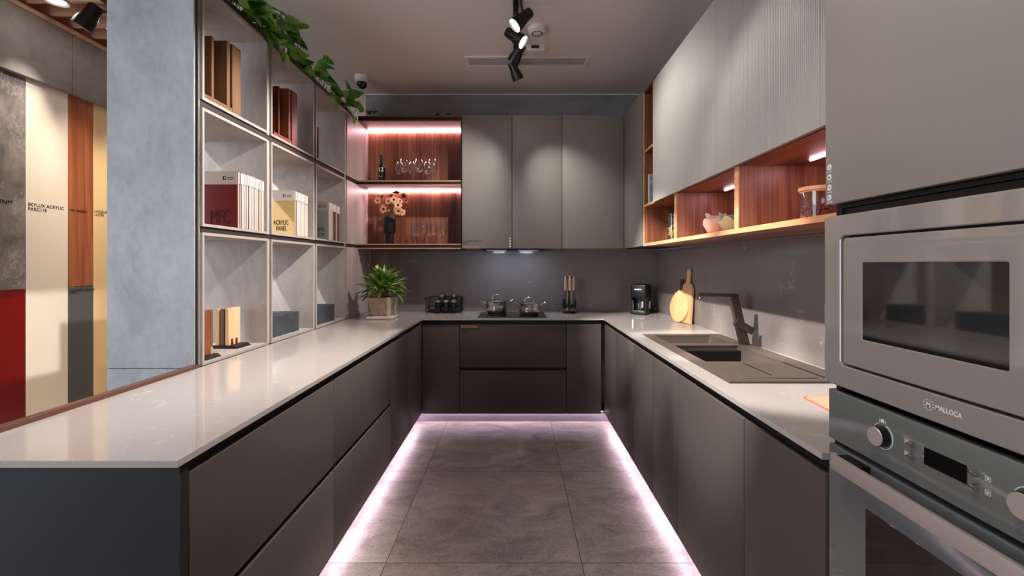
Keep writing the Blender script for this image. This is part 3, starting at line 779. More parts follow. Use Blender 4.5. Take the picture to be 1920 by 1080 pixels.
fs = [(743, 361, 4.19, .031, (.1, -.6, .8), 'petal2', 'dark rust daisy topping the bunch in the black vase'),
      (708, 376, 4.17, .031, (-.3, -.9, .2), 'petal', 'peach daisy leaning out furthest from the goblets'),
      (728.5, 377, 4.13, .03, (-.1, -.95, .25), 'petal', 'peach daisy in the upper middle, plant wall side'),
      (738.5, 374.5, 4.12, .033, (.1, -.95, .3), 'petal', 'peach daisy in the upper middle below the dark one'),
      (757, 368, 4.2, .028, (.7, -.6, .3), 'petal2', 'dark rust daisy high on the goblet side'),
      (761, 376, 4.2, .026, (.8, -.5, .1), 'petal2', 'small dark rust daisy furthest towards the goblets'),
      (746.5, 384.5, 4.1, .033, (.2, -.97, .1), 'petal', 'peach daisy at the centre of the bunch'),
      (719, 392, 4.12, .033, (-.25, -.95, .0), 'petal', 'peach daisy low on the plant wall side'),
      (747, 396, 4.09, .032, (.1, -.95, -.2), 'petal', 'peach daisy low beside the vase rim'),
      (754, 398, 4.12, .028, (.5, -.8, -.1), 'petal', 'small peach daisy lowest on the goblet side'),
      (716, 369, 4.22, .024, (-.3, -.7, .6), 'petal', 'small peach daisy at the upper edge under the led bar'),
      (733, 367, 4.22, .026, (-.1, -.6, .8), 'petal', 'peach daisy behind the dark top flower'),
      (750, 377, 4.18, .026, (.4, -.8, .4), 'petal', 'peach daisy between the dark rust flowers'),
      (731, 386, 4.15, .022, (-.1, -.9, .3), 'petal2', 'small rust bud in the middle of the bunch')]
for f_ in fs: flower(f_[0], f_[1], f_[2], f_[3], f_[4], M[f_[5]], f_[6])
lf = MB()
for k in range(26):
    a = random.uniform(0, 2*PI)
    p = Vector((x_on(733, 4.16)+random.uniform(-.05, .05), 4.17+random.uniform(-.03, .03), z_on(392, 4.16)+random.uniform(-.03, .05)))
    lf.leaf(p, (math.cos(a), -.6, random.uniform(-.2, .8)), .045, .014, .3)
lf.build('leaf_sprays', M['leaf2'], va, angle=80)

# ================================================================= POTTED PLANT
px_, py_ = -1.12, 3.85
tr = B(px_-.105, px_+.095, py_-.105, py_+.095, ZT, ZT+.006, bev=.002).box(px_-.11, px_+.10, py_-.11, py_+.10, ZT+.0062, ZT+.026, bev=.003)
tag(tr.build('plant_tray', M['tray']), 'square white tray under the potted plant on the counter corner', 'tray')
pl = thing('potted_plant', 'bushy green plant in a square stone pot on the counter corner', 'plant', (px_, py_, ZT+.0262))
t = bmesh.new(); bmesh.ops.create_cube(t, size=1)
for v in t.verts:
    k = .074 if v.co.z < 0 else .094
    v.co = Vector((math.copysign(k, v.co.x), math.copysign(k, v.co.y), 0 if v.co.z < 0 else .155))
bmesh.ops.bevel(t, geom=t.edges[:], offset=.004, segments=2, affect='EDGES')
m = MB(); m.add(t, Matrix.Translation((px_, py_, ZT+.0262)) @ Matrix.Rotation(math.radians(-14), 4, 'Z')); m.build('pot', M['pot'], pl)
MB().lathe([(0, 0), (.07, 0), (.07, .004), (0, .006)], (px_, py_, ZT+.178), 20).build('soil', M['soil'], pl)
fa, fb, st = MB(), MB(), MB()
for k in range(190):
    a = random.uniform(0, 2*PI); el = random.uniform(-.45, 1.45)
    d = Vector((math.cos(a)*math.cos(el), math.sin(a)*math.cos(el), math.sin(el)))
    R = random.uniform(.04, .15)
    p = Vector((px_, py_, ZT+.235)) + Vector((d.x*R, d.y*R*.8, d.z*R*.95+.015))
    dd = d + Vector((random.uniform(-.3, .3), random.uniform(-.3, .3), random.uniform(-.1, .5)))
    (fb if random.random() < .45 else fa).leaf(p, dd, random.uniform(.07, .115), random.uniform(.03, .044), random.uniform(.1, .5), fold=.2)
    if k % 2 == 0: st.tube([(px_+random.uniform(-.03, .03), py_+random.uniform(-.03, .03), ZT+.18), p*.5+Vector((px_, py_, ZT+.24))*.5, p], .0018, 5)
for d, L in (((-.95, -.2, .35), .17), ((-1, -.1, .0), .18), ((-.6, -.3, .75), .16), ((.9, -.3, .1), .15), ((.7, -.3, .7), .16), ((-.9, -.4, -.2), .15)):
    d = Vector(d); p = Vector((px_, py_, ZT+.23)) + d*.11
    fa.leaf(p, d, L*.8, .026, .2, fold=.25)
fa.build('foliage', mat('plant_leaf_dark', (84, 138, 48), .35), pl, angle=80)
fb.build('pale_foliage', mat('plant_leaf_pale', (190, 208, 112), .35), pl, angle=80)
st.build('stems', M['stem'], pl)

# pothos on the bookshelf
def pothos(label, y0, y1, n, hmax, drop, name='pothos'):
    yc = (y0+y1)/2
    t = thing(name, label, 'plant', (-1.52, yc, 2.6645), 'trailing plants on top of the bookshelf')
    A, Bm, sm = MB(), MB(), MB()
    for k in range(n):
        y = random.uniform(y0, y1); x = random.uniform(-1.60, -1.43)
        h = hmax*random.uniform(.1, 1)**1.3
        p0 = Vector((x, y, 2.668)); p1 = Vector((x+random.uniform(-.02, .06), y+random.uniform(-.05, .05), 2.668+h))
        sm.tube([p0, (p0+p1)/2+Vector((random.uniform(-.01, .01), 0, .01)), p1], .0022, 5)
        a = random.uniform(-1.3, 1.3)
        d = Vector((math.cos(a)*.8, math.sin(a), random.uniform(-.5, .35)))
        (Bm if random.random() < .3 else A).leaf(p1, d, random.uniform(.09, .14), random.uniform(.08, .115), random.uniform(.05, .4), up=(random.uniform(.2, 1), random.uniform(-.9, .1), random.uniform(.1, .8)), heart=True)
    for k in range(drop):
        y = random.uniform(y0, y1)
        pts = [Vector((-1.45, y, 2.672)), Vector((-1.409, y+.01, 2.678)), Vector((-1.398, y+.02, 2.64))]
        sm.tube(pts, .0022, 5)
        (Bm if random.random() < .5 else A).leaf(pts[-1], (.25, random.uniform(-.3, .3), -1), random.uniform(.08, .11), random.uniform(.06, .08), .1, up=(1, 0, .2), heart=True)
    A.build('foliage', M['leaf'], t, angle=80); Bm.build('pale_foliage', M['leaf2'], t, angle=80); sm.build('stems', M['stem'], t)
    sm2 = MB(); sm2.tube([(-1.5+.03*math.sin(q*2.1), y0+(y1-y0)*q/9, 2.6695) for q in range(10)], .0035, 6); sm2.build('vine', M['stem'], t)
pothos('dense pothos on the bookshelf top above the nearest cubes', 2.12, 2.62, 60, .2, 1)
pothos('tall leafy pothos on the bookshelf top above the middle cubes', 2.60, 3.12, 62, .24, 3)
pothos('sparse pothos sprig standing up above the third cube', 3.22, 3.78, 26, .24, 2)
pothos('thin pothos vine trailing to the corner by the camera dome', 3.8, 4.02, 16, .16, 2)
# creeper on the walnut shelf top
cr = thing('creeper', 'low dark creeper on top of the walnut shelf unit', 'plant', (-.95, 4.18, 2.6885))
A, sm = MB(), MB()
sm.tube([(-1.40+i*.09, 4.14+.03*math.sin(i*1.7), 2.6925) for i in range(11)], .003, 6)
for px, w_, h in ((722, 7, 6), (739, 5, 5), (757, 9, 6), (781, 6, 3), (807, 6, 4), (823, 12, 9), (842, 13, 9), (861, 5, 5)):
    x = x_on(px, 4.15)
    for k in range(4):
        A.leaf((x+random.uniform(-.01, .01), 4.14+random.uniform(-.02, .02), 2.692+.0049*h*.5), (random.uniform(-1, 1), random.uniform(-.8, .2), random.uniform(0, .7)), .0049*w_*.62, .0049*w_*.5, .4, heart=True)
    sm.tube([(x, 4.15, 2.692), (x, 4.145, 2.692+.0049*h*.6)], .002, 5)
x = x_on(690, 4.1)
for k in range(9):
    A.leaf((x+random.uniform(-.06, .06), 4.11, 2.70+random.uniform(0, .04)), (random.uniform(-1, 1), -.5, random.uniform(-.2, .6)), .05, .038, .3, heart=True)
A.build('foliage', M['leaf'], cr, angle=80); sm.build('stems', M['stem'], cr)

# ================================================================= BOOKSHELF CONTENTS
def folder(label, y0, th, cover, Z0, H=.292, D=.212, xf=-1.430, tab=True, lean=0, page='paper', art=None, grp='sample folders in the middle row'):
    t = thing('sample_folder', label, 'folder', (xf-D/2, y0, Z0), grp)
    c = .0018
    B(xf-D, xf, y0, y0+c, Z0, Z0+H).build('front_cover', M[cover], t)
    B(xf-D, xf, y0+th-c, y0+th, Z0, Z0+H).build('back_cover', M[cover], t)
    B(xf-D+.004, xf-.003, y0+c, y0+th-c, Z0+.003, Z0+H-.004).build('pages', M[page], t)
    if tab: B(xf-.05, xf+.0012, y0+c+.0005, y0+th-c-.0005, Z0+H-.058, Z0+H-.002).build('index_tab', M['cover_white'], t)
    if art:
        B(xf-D, xf, y0-.0006, y0, Z0+H-.068, Z0+H).build('title_band', M['cover_white'], t)
        lg = MB().box(xf-.072, xf-.066, y0-.0011, y0-.0006, Z0+H-.046, Z0+H-.026).box(xf-.066, xf-.056, y0-.0011, y0-.0006, Z0+H-.030, Z0+H-.026)
        lg.box(xf-.066, xf-.056, y0-.0011, y0-.0006, Z0+H-.046, Z0+H-.042).box(xf-.060, xf-.056, y0-.0011, y0-.0006, Z0+H-.042, Z0+H-.034)
        for q in (.0, .009): lg.box(xf-.048, xf-.018, y0-.0011, y0-.0006, Z0+H-.034-q, Z0+H-.031-q)
        lg.build('logo', M['ink'], t)
        art(t, y0-.0008, xf, Z0)
    if lean: t.rotation_euler = (lean, 0, 0)
    return t
FZ = 1.531+T+.0006
def outline_text(s, size, loc, m, parent, width):
    cu = bpy.data.curves.new('txt', 'FONT'); cu.body = s; cu.size = size; cu.fill_mode = 'NONE'; cu.bevel_depth = .0011; cu.bevel_resolution = 0; cu.resolution_u = 3
    o = bpy.data.objects.new('txt', cu); COL.objects.link(o)
    me = bpy.data.meshes.new_from_object(o.evaluated_get(bpy.context.evaluated_depsgraph_get()))
    bpy.data.objects.remove(o); bpy.data.curves.remove(cu)
    xs = [v.co.x for v in me.vertices]; k = width/(max(xs)-min(xs)); x0 = min(xs)
    for v in me.vertices: v.co.x = (v.co.x-x0)*k
    me.transform(frame(AX['-Y'], loc)); return link('lettering', me, m, parent)
ORD = ['first', 'second', 'third', 'fourth', 'fifth', 'sixth', 'seventh', 'eighth', 'ninth', 'tenth', 'last']
def art1(t, y, xf, Z): outline_text('MFC', .098, (xf-.134, y-.0006, Z+.026), M['maroon_ink'], t, .10)
folder('red folder lettered MFC facing the aisle in the nearest middle cube', 2.335, .008, 'cover_red', FZ, page='cover_white', tab=False, art=art1)
y = 2.3455
cov = ['cover_white', 'cover_maroon', 'cover_white', 'cover_white', 'cover_maroon', 'cover_white', 'cover_white', 'cover_white', 'cover_red', 'cover_pink', 'cover_white']
for i in range(11):
    th = (.018, .014, .022, .018, .02, .026, .022, .02, .018, .02, .024)[i]
    folder(f'white edged folder in the nearest middle cube, {ORD[i]} behind the red MFC folder', y, th, cov[i], FZ, H=(.290, .289, .291, .290, .292, .291, .292, .288, .289, .288, .285)[i],
           page='paper' if i % 3 else 'paper2', xf=-1.431-random.uniform(0, .003))
    y += th + .0022
def art2(t, y, xf, Z):
    text('ACRYLIC', .042, (xf-.134, y, Z+.070), '-Y', M['ink'], t, width=.097)
    text('PANEL', .042, (xf-.116, y, Z+.032), '-Y', M['ink'], t, width=.066)
folder('gold folder lettered ACRYLIC PANEL in the central middle cube', 2.938, .011, 'cover_gold', FZ, page='paper2', tab=False, art=art2)
y = 2.952
for i, th in enumerate((.022, .05, .052, .046)):
    folder(f'thick white edged folder in the central middle cube, {ORD[i]} behind the gold folder', y, th, ('cover_maroon', 'cover_white', 'cover_white', 'cover_white')[i], FZ, H=.289-.002*i, page='paper' if i else 'paper2')
    y += th+.0035
def art3(t, y, xf, Z):
    text('NATE', .042, (xf-.092, y, Z+.064), '-Y', M['ink'], t, width=.062)
    text('OOM', .042, (xf-.092, y, Z+.023), '-Y', M['ink'], t, width=.062)
folder('grey green folder with black lettering in the far middle cube', 3.47, .010, 'cover_teal', FZ, page='paper', tab=False, art=art3)
y = 3.4835
for i, th in enumerate((.075, .06, .012, .055)):
    folder(f'folder in the far middle cube, {ORD[i]} behind the grey green folder', y, th, ('cover_pink', 'cover_white', 'cover_white', 'cover_white')[i], FZ, H=.288-.003*i, page=('paper', 'paper_dark', 'paper', 'paper_dark')[i])
    y += th+.004
# wooden sample frames, top row
TZ = 2.105+T+.0006
def sample_frame(label, m, y0, y1, H=.355, D=.24):
    xf = -1.432
    t = thing('wood_sample_display', label, 'wood sample', (xf-D/2, (y0+y1)/2, TZ), 'wood samples in the upper cubes')
    B(xf-D, xf, y1-.072, y1, TZ, TZ+H, bev=.002).build('thick_stile', M[m], t)
    B(xf-D, xf-.002, y1-.112, y1-.088, TZ+.028, TZ+H-.004, bev=.001).build('inner_stile', M[m], t)
    B(xf-D, xf-.012, y1-.088, y1-.072, TZ+.028, TZ+H-.004).build('rebate', M['dark'], t)
    B(xf-D, xf-.001, y0, y1-.072, TZ, TZ+.028, bev=.001).build('bottom_rail', M[m], t)
    B(xf-D, xf-.10, y0, y1-.112, TZ+.028, TZ+H*.93).build('back_board', M[m], t)
    B(xf-.0995, xf-.028, y0+.10, y0+.118, TZ+.028, TZ+H*.95, bev=.001).build('divider', M[m], t)
    B(xf-.0995, xf-.05, y0+.02, y0+.036, TZ+.028, TZ+H*.9, bev=.001).build('divider', M[m], t)
sample_frame('oak brown wooden sample frame in the nearest top cube', 'sample_oak', 2.085, 2.372)
sample_frame('red brown wooden sample frame in the central top cube', 'sample_red', 2.70, 2.985)
tag(B(-1.67, -1.435, 3.30, 3.318, TZ, TZ+.235, bev=.001).build('wood_sample', M['paper_dark']), 'thin dark brown sample board standing in the far top cube', 'wood sample')
# bottom row samples
BZ = .899+T+.0006
def stand(label, m, x0, y0, y1, n, th, gapx, H, peg, base_front):
    t = thing('wood_sample_stand', label, 'wood sample', (x0, (y0+y1)/2, BZ), 'wood samples in the lower cubes')
    xw = n*th+(n-1)*gapx
    poly = [(x0-xw-.03, 0), (base_front, 0), (base_front-.02, .014), (x0-xw-.02, .014)]
    MB().prism(poly, y1-y0+.02, Matrix.Translation((0, y1+.012, BZ)) @ Matrix(((1,0,0,0), (0,0,-1,0), (0,1,0,0), (0,0,0,1)))).build('base', M['black'], t)
    for k in range(n):
        B(x0-th-k*(th+gapx), x0-k*(th+gapx), y0, y1, BZ+.0145, BZ+.0145+H*(1-.012*k), bev=.001).build('sample_board', M[m if k % 2 == 0 else ('sample_oak' if m == 'sample_light' else m)], t)
    for q in peg[1]: B(x0+.0005, x0+.009, q-.003, q+.003, BZ+.0143, BZ+.048, bev=.0008).build('peg', M[peg[0]], t)
stand('pale maple sample boards on a black base in the nearest lower cube', 'sample_light', -1.522, 2.412, 2.515, 3, .018, .008, .198, ('sample_red', (2.436, 2.474)), -1.468)
stand('dark brown sample boards on a black base in the nearest lower cube', 'sample_brown', -1.466, 2.12, 2.205, 4, .022, .004, .212, ('sample_light', (2.185,)), -1.432)
tag(B(-1.70, -1.472, 2.70, 3.092, BZ, BZ+.128, bev=.0015).build('slate_box', M['box_dark']), 'dark slate blue box in the central lower cube', 'box', 'slate boxes in the lower cubes')
tag(B(-1.68, -1.45, 3.28, 3.642, BZ, BZ+.128, bev=.0015).build('slate_box', M['box_dark']), 'dark slate blue box in the far lower cube by the plant', 'box', 'slate boxes in the lower cubes')

# ================================================================= REAR COUNTER ITEMS
# spice rack
rx0, rx1, ry0, ry1 = x_on(800, 4.25), x_on(864, 4.25), 4.22, 4.40
rk = thing('spice_rack', 'black wire spice rack holding five jars on the rear counter', 'rack', ((rx0+rx1)/2, 4.31, ZT))
wr = MB(); r_ = .0028
for z in (.012, .05, .145):
    wr.tube([(rx0, ry0, ZT+z), (rx1, ry0, ZT+z)] if z < .14 else [(rx0, ry1, ZT+z), (rx1, ry1, ZT+z)], r_, 6)
    wr.tube([(rx0, ry1, ZT+z), (rx1, ry1, ZT+z)], r_, 6)
    for x in (rx0, rx1): wr.tube([(x, ry0, ZT+z), (x, ry1, ZT+z)], r_, 6)
for x in (rx0, rx1):
    for y in (ry0, ry1): wr.tube([(x, y, ZT+.0005), (x, y, ZT+(.15 if y > 4.3 else .145))], r_, 6)
    for k in range(1, 4): wr.tube([(x, ry0+(ry1-ry0)*k/4, ZT+.012), (x, ry0+(ry1-ry0)*k/4, ZT+.145)], r_*.7, 6)
    wr.tube([(x, ry0, ZT+.145), (x, ry0-.03, ZT+.16), (x, ry0-.03, ZT+.13)], r_*.8, 6)
for k in range(1, 8): wr.tube([(rx0+(rx1-rx0)*k/8, ry0, ZT+.0125), (rx0+(rx1-rx0)*k/8, ry1, ZT+.0125)], r_*.6, 5)
for k in (1, 2, 3): wr.tube([(rx0+.02+(rx1-rx0)*.22*k, ry1, ZT+.05), (rx0+.02+(rx1-rx0)*.22*k, ry1, ZT+.145)], r_*.6, 5)
wr.build('wire_frame', M['black_metal'], rk)
MB().box(rx0+.004, rx1-.004, 4.318, 4.395, ZT+.058, ZT+.061).build('upper_tray', M['black_metal'], rk)
def jar(label, x, y, z):
    t = thing('spice_jar', label, 'jar', (x, y, z), 'jars in the spice rack')
    MB().lathe([(0, 0), (.028, 0), (.030, .004), (.030, .078), (.027, .086), (0, .086)], (x, y, z), 24).build('body', M['black_glass'], t)
    MB().lathe([(0, .0862), (.0295, .0862), (.0305, .09), (.0305, .108), (.028, .111), (0, .111)], (x, y, z), 24).build('lid', M['steel'], t)
    MB().cyl((x, y-.0295, z+.035), (x, y-.0306, z+.035), .014, n=20).build('label_disc', M['carcass'], t)
for px, lab in ((821.6, 'spice jar in the front row nearest the potted plant'), (836.5, 'spice jar in the middle of the front row'), (851.4, 'spice jar in the front row nearest the hob')):
    jar(lab, x_on(px, 4.27), 4.265, ZT+.0152)
for px, lab in ((828.5, 'raised spice jar in the rear row nearest the plant'), (851.5, 'raised spice jar in the rear row nearest the hob')):
    jar(lab, x_on(px, 4.355), 4.357, ZT+.0612)
# hob and pots
hb = thing('hob', 'black glass induction hob set on the rear counter', 'hob', (-.03, 4.11, ZT))
B(-.325, .265, 3.895, 4.33, ZT+.0003, ZT+.006, bev=.0015).build('glass_top', M['black_glass'], hb)
for x, y, r in ((-.17, 4.2, .1), (.115, 4.12, .095)):
    MB().lathe([(r-.0012, 0), (r, .0003), (r+.0012, 0)], (x, y, ZT+.0061), 48).build('zone_ring', M['charcoal'], hb)
def pot(label, x, y, R, H, knob):
    z = ZT+.0066
    t = thing('stock_pot', label, 'pot', (x, y, z), 'steel pots on the hob')
    MB().lathe([(0, 0), (R*.86, 0), (R*.93, .006), (R*.985, .03), (R, H*.6), (R*.97, H*.93), (R*1.01, H), (R*.99, H+.001), (R*.95, H*.9), (R*.95, .02), (0, .015)], (x, y, z), 48).build('body', M['steel'], t)
    ld = MB().lathe([(R*1.0, H+.0015), (R*1.0, H+.005), (R*.8, H+.012), (R*.45, H+.02), (0, H+.023), (0, H+.021), (R*.8, H+.010), (R*.95, H+.002)], (x, y, z), 48).build('lid', M['glass'], t)
    MB().lathe([(R*.985, H+.0012), (R*1.025, H+.0018), (R*1.025, H+.006), (R*.985, H+.006)], (x, y, z), 48).build('lid_rim', M['steel'], ld)
    kn = MB(); w_ = .042
    kn.tube([(x-w_, y, z+H+.018), (x-w_*.95, y, z+H+.018+knob*.5), (x-w_*.6, y, z+H+.018+knob*.92), (x, y, z+H+.018+knob), (x+w_*.6, y, z+H+.018+knob*.92), (x+w_*.95, y, z+H+.018+knob*.5), (x+w_, y, z+H+.018)], .0055, 10)
    kn.build('lid_handle', M['chrome'], ld)
    for s in (-1, 1):
        hh = MB()
        for dy in (-.035, .035):
            hh.tube([(x+s*(R*.97), y+dy*.9, z+H*.72), (x+s*(R+.012), y+dy, z+H*.86), (x+s*(R+.03), y+dy, z+H*1.04), (x+s*(R+.055), y+dy*.8, z+H*1.14)], .0048, 8)
        hh.tube([(x+s*(R+.055), y-.028, z+H*1.14), (x+s*(R+.06), y, z+H*1.15), (x+s*(R+.055), y+.028, z+H*1.14)], .0055, 8)
        hh.build('handle', M['chrome'], t)
pot('steel pot with an arched lid handle on the rear burner', x_on(931.5, 4.22), 4.215, .099, .108, .046)
pot('steel pot with a low lid handle on the front burner', x_on(992.5, 4.10), 4.10, .093, .098, .036)
# utensil stand
qx, qy = x_on(1068, 4.25), 4.27
us = thing('utensil_stand', 'black and beige rotating utensil stand on the rear counter', 'utensil stand', (qx, qy, ZT))
MB().lathe([(0, 0), (.066, 0), (.068, .006), (.06, .014), (.02, .02), (0, .02)], (qx, qy, ZT), 36).build('base', M['black'], us)
MB().box(qx-.026, qx-.012, qy-.004, qy+.004, ZT+.02, ZT+.328, bev=.002).box(qx+.012, qx+.026, qy-.004, qy+.004, ZT+.02, ZT+.328, bev=.002).build('pole', M['beige'], us)
MB().lathe([(0, .3282), (.03, .3282), (.034, .332), (.034, .340), (0, .342)], (qx, qy, ZT), 24).build('carousel', M['black'], us)
def utensil(label, ang, head, r=.042):
    c = Vector((qx+math.cos(ang)*r, qy+math.sin(ang)*r, ZT))
    t = thing('kitchen_utensil', label, 'utensil', c, 'utensils hanging on the rotating stand')
    MB().lathe([(0, .212), (.010, .214), (.0125, .235), (.013, .30), (.0105, .335), (.006, .346), (0, .347)], c, 16).build('handle', M['beige'], t)
    MB().tube([c+Vector((0, 0, .213)), c+Vector((0, 0, .13)), c+Vector((math.cos(ang)*.01, math.sin(ang)*.01, .085))], [.006, .006, .008], 8).build('shaft', M['black'], t)
    d = Vector((math.cos(ang), math.sin(ang), 0))
    q = MB()
    if head == 'ladle': q.lathe([(0, 0), (.022, .004), (.036, .02), (.04, .04), (.038, .04), (.034, .022), (.02, .007), (0, .004)], c+d*.012+Vector((0, 0, .045)), 24)
    else:
        a = math.degrees(ang)
        pts = [(-.012, .06), (-.03, .035), (-.034, 0), (-.026, -.03), (.026, -.03), (.034, 0), (.03, .035), (.012, .06)]
        m_ = Matrix.Translation(c+d*.014+Vector((0, 0, .075))) @ Matrix.Rotation(ang+PI/2, 4, 'Z') @ Matrix.Rotation(PI/2, 4, 'X') @ Matrix.Translation((0, 0, -.0025))
        q.prism(pts, .005, m_, .001)
    q.build('head', M['black'], t)
    MB().tube([c+Vector((0, 0, .344)), c+Vector((0, 0, .352)), c-d*.012+Vector((0, 0, .35))], .002, 6).build('hook', M['steel'], t)
utensil('ladle facing the room on the utensil stand', -PI/2, 'ladle')
utensil('slotted turner on the utensil stand, hob side', -PI*.86, 'turner')
utensil('spatula on the utensil stand, coffee machine side', -PI*.14, 'turner')
utensil('serving spoon at the rear of the utensil stand', PI*.5, 'ladle', .04)
# coffee machine
ca = math.radians(-32)
cm = thing('coffee_machine', 'small black coffee machine in the far counter corner', 'coffee machine', (1.155, 4.20, ZT))
R_ = Matrix.Translation((1.155, 4.20, ZT)) @ Matrix.Rotation(ca, 4, 'Z')
def cmp(m, name, mm, par=cm):
    m.bm.transform(R_); return m.build(name, mm, par)
w2, d2, Hm = .072, .085, .275
cmp(MB().box(-w2, w2, .0, d2*1.15, .012, Hm, bev=.018, seg=4), 'rear_body', M['black'])
cmp(MB().box(-w2, w2, -d2, .004, .15, Hm, bev=.014, seg=4), 'head', M['black'])
cmp(MB().box(-w2, -w2+.012, -d2+.004, .002, .03, .155, bev=.003).box(w2-.012, w2, -d2+.004, .002, .03, .155, bev=.003), 'side_cheek', M['black'])
cmp(MB().box(-w2, w2, -d2-.004, .1, 0, .032, bev=.01, seg=3), 'base', M['black'])
cmp(MB().box(-w2+.018, w2-.018, -d2+.004, -.005, .0321, .036, bev=.001), 'drip_tray', M['steel'])
cmp(MB().lathe([(0, 0), (.034, 0), (.038, .02), (.038, .075), (.03, .09), (.028, .088), (.035, .074), (.035, .01), (0, .006)], (0, -.042, .0365), 28), 'jug', M['glass'])
cmp(MB().box(.02, .042, -.064, -.052, .06, .12, bev=.003), 'window', M['paper2'])
cmp(MB().box(-w2+.014, -w2+.03, -d2-.0005, -d2+.004, .045, .13, bev=.002), 'trim_bar', M['chrome'])
cmp(MB().box(-.034, .030, -d2-.0012, -d2+.002, Hm-.052, Hm-.04, bev=.0005), 'display', mat('machine_display', (200, 205, 225), .3, emis=(190, 200, 235), strength=.22))
cmp(MB().box(w2-.001, w2+.0012, .0, .062, .05, .115, bev=.0005), 'sticker', M['tray'])
cd = MB(); cpts = []
for q in range(40):
    a = q*.62; rr = .035+.02*math.sin(q*1.7)
    cpts.append((1.275+rr*math.cos(a), 4.27+.6*rr*math.sin(a), ZT+.006+.0016*q+.012*abs(math.sin(q*.9))))
cd.tube([(1.215, 4.255, ZT+.08), (1.24, 4.262, ZT+.11), (1.262, 4.25, ZT+.07)] + cpts, .0042, 8)
cd.tube([(1.30, 4.25, ZT+.05), (1.325, 4.235, ZT+.075), (1.332, 4.235, ZT+.03)], .004, 8)
cd.build('power_cord', M['black'], cm)
# cutting boards
def leanboard(label, poly, th, x, y, rotz, lean, m, handle_poly, mh, hole=None):
    t = thing('cutting_board', label, 'cutting board', (x, y, ZT+.001), 'wooden boards leaning on the backsplash')
    m_ = Matrix(((0,0,-1,0), (1,0,0,0), (0,1,0,0), (0,0,0,1)))           # local x->Y, y->Z, thickness -> -X
    MB().prism(poly, th, m_, .003, 2).build('board', m, t, world=False)
    MB().prism(handle_poly, th, m_, .004, 2).build('handle', mh, t, world=False)
    t.rotation_euler = (0, lean, rotz)
    return t
el = [(.126*math.cos(a), .124+.124*math.sin(a)) for a in [2*PI*k/40 for k in range(40)]]
el = [(x*(1-.16*max(0, (y-.12)/.13)), y+(.01 if abs(x) < .03 and y > .2 else 0)) for x, y in el]
hp = [(-.014, .245), (.014, .245), (.015, .30), (.018, .33), (.012, .342), (-.012, .342), (-.018, .33), (-.015, .30)]
leanboard('round pale board with a dark handle leaning in front of the long board', el, .017, 1.288, 3.60, math.radians(12), math.radians(7), M['light_board'], hp, M['dark_handle'])
rb = [(-.07, 0), (.07, 0), (.07, .27), (.055, .30), (.02, .315), (-.02, .315), (-.055, .30), (-.07, .27)]
hp2 = [(-.02, .314), (.02, .314), (.017, .35), (.022, .40), (.014, .418), (-.014, .418), (-.022, .40), (-.017, .35)]
leanboard('long rectangular wooden board with a handle leaning on the side backsplash', rb, .02, 1.326, 3.52, math.radians(10), math.radians(4), M['light_board2'], hp2, M['light_board2'])

# ================================================================= SINK, TAP, MAT
sk = thing('sink', 'brown grey granite double bowl sink with drainer', 'sink', ((SX0+SX1)/2, (SY0+SY1)/2, ZT-.2))
zr = ZT+.0075
bowls = [(.884, 1.235, 2.60, 2.892, .13), (.884, 1.235, 2.115, 2.53, .195)]
t = bmesh.new()
xs = [SX0, .884, 1.235, SX1]; yy = [SY0, 2.115, 2.53, 2.60, 2.892, SY1]
for i in range(3):
    for j in range(5):
        if i == 1 and j in (1, 3): continue
        t.faces.new([t.verts.new(c) for c in ((xs[i], yy[j], zr), (xs[i+1], yy[j], zr), (xs[i+1], yy[j+1], zr), (xs[i], yy[j+1], zr))])
bmesh.ops.remove_doubles(t, verts=t.verts[:], dist=1e-4)
r = bmesh.ops.extrude_face_region(t, geom=t.faces[:])
for v in r['geom']:
    if isinstance(v, bmesh.types.BMVert): v.co.z -= .0068
bmesh.ops.recalc_face_normals(t, faces=t.faces[:])
bmesh.ops.bevel(t, geom=[e for e in t.edges if e.calc_face_angle(0) > 1 and max(v.co.z for v in e.verts) > zr-.001 and min(v.co.z for v in e.verts) > zr-.001], offset=.0025, segments=2, affect='EDGES')
m = MB(); m.add(t); m.build('rim', M['sink'], sk, angle=30)
for x0, x1, y0, y1, dp in bowls:
    t = bmesh.new(); zb = zr-dp
    def rr(i, z, r): return [t.verts.new((x, y, z)) for x, y in rrect(x0+i, x1-i, y0+i, y1-i, r, 4)]
    L = [rr(-.001, zr-.003, .004), rr(.004, zb+.02, .02), rr(.014, zb+.005, .02), rr(.03, zb, .02)]
    for a, b in zip(L, L[1:]):
        for k in range(len(a)): j = (k+1) % len(a); t.faces.new((a[k], b[k], b[j], a[j]))
    t.faces.new(L[-1]); bmesh.ops.recalc_face_normals(t, faces=t.faces[:])
    for f in t.faces: f.normal_flip()
    m = MB(); m.add(t); bw = m.build('bowl', M['sink'], sk)
    MB().lathe([(0, .002), (.035, .002), (.042, .0005), (.042, 0)], ((x0+x1)/2, (y0+y1)/2, zb+.0004), 32).build('drain', M['steel'], bw)
text('MALLOCA', .02, (.99, 2.5255, zr-.16), '-Y', M['cover_maroon'], sk, width=.09)
B(.90, 1.20, 1.80, 2.075, zr+.0001, zr+.0022, bev=.0008).build('drainer', M['sink'], sk)
B(1.03, 1.036, 1.84, 2.07, zr+.0023, zr+.0032).build('drainer_rib', M['dark'], sk)
B(1.225, 1.232, 1.80, 2.09, zr+.0002, zr+.0022).build('drainer_rib', M['dark'], sk)
fx, fy = 1.285, 2.56
tp = thing('tap', 'angular gunmetal kitchen tap on the sink deck', 'tap', (fx, fy, zr))
MB().lathe([(0, 0), (.03, 0), (.03, .004), (.027, .006), (0, .006)], (fx, fy, zr), 28).build('base', M['sink_dark'], tp)
t = bmesh.new()
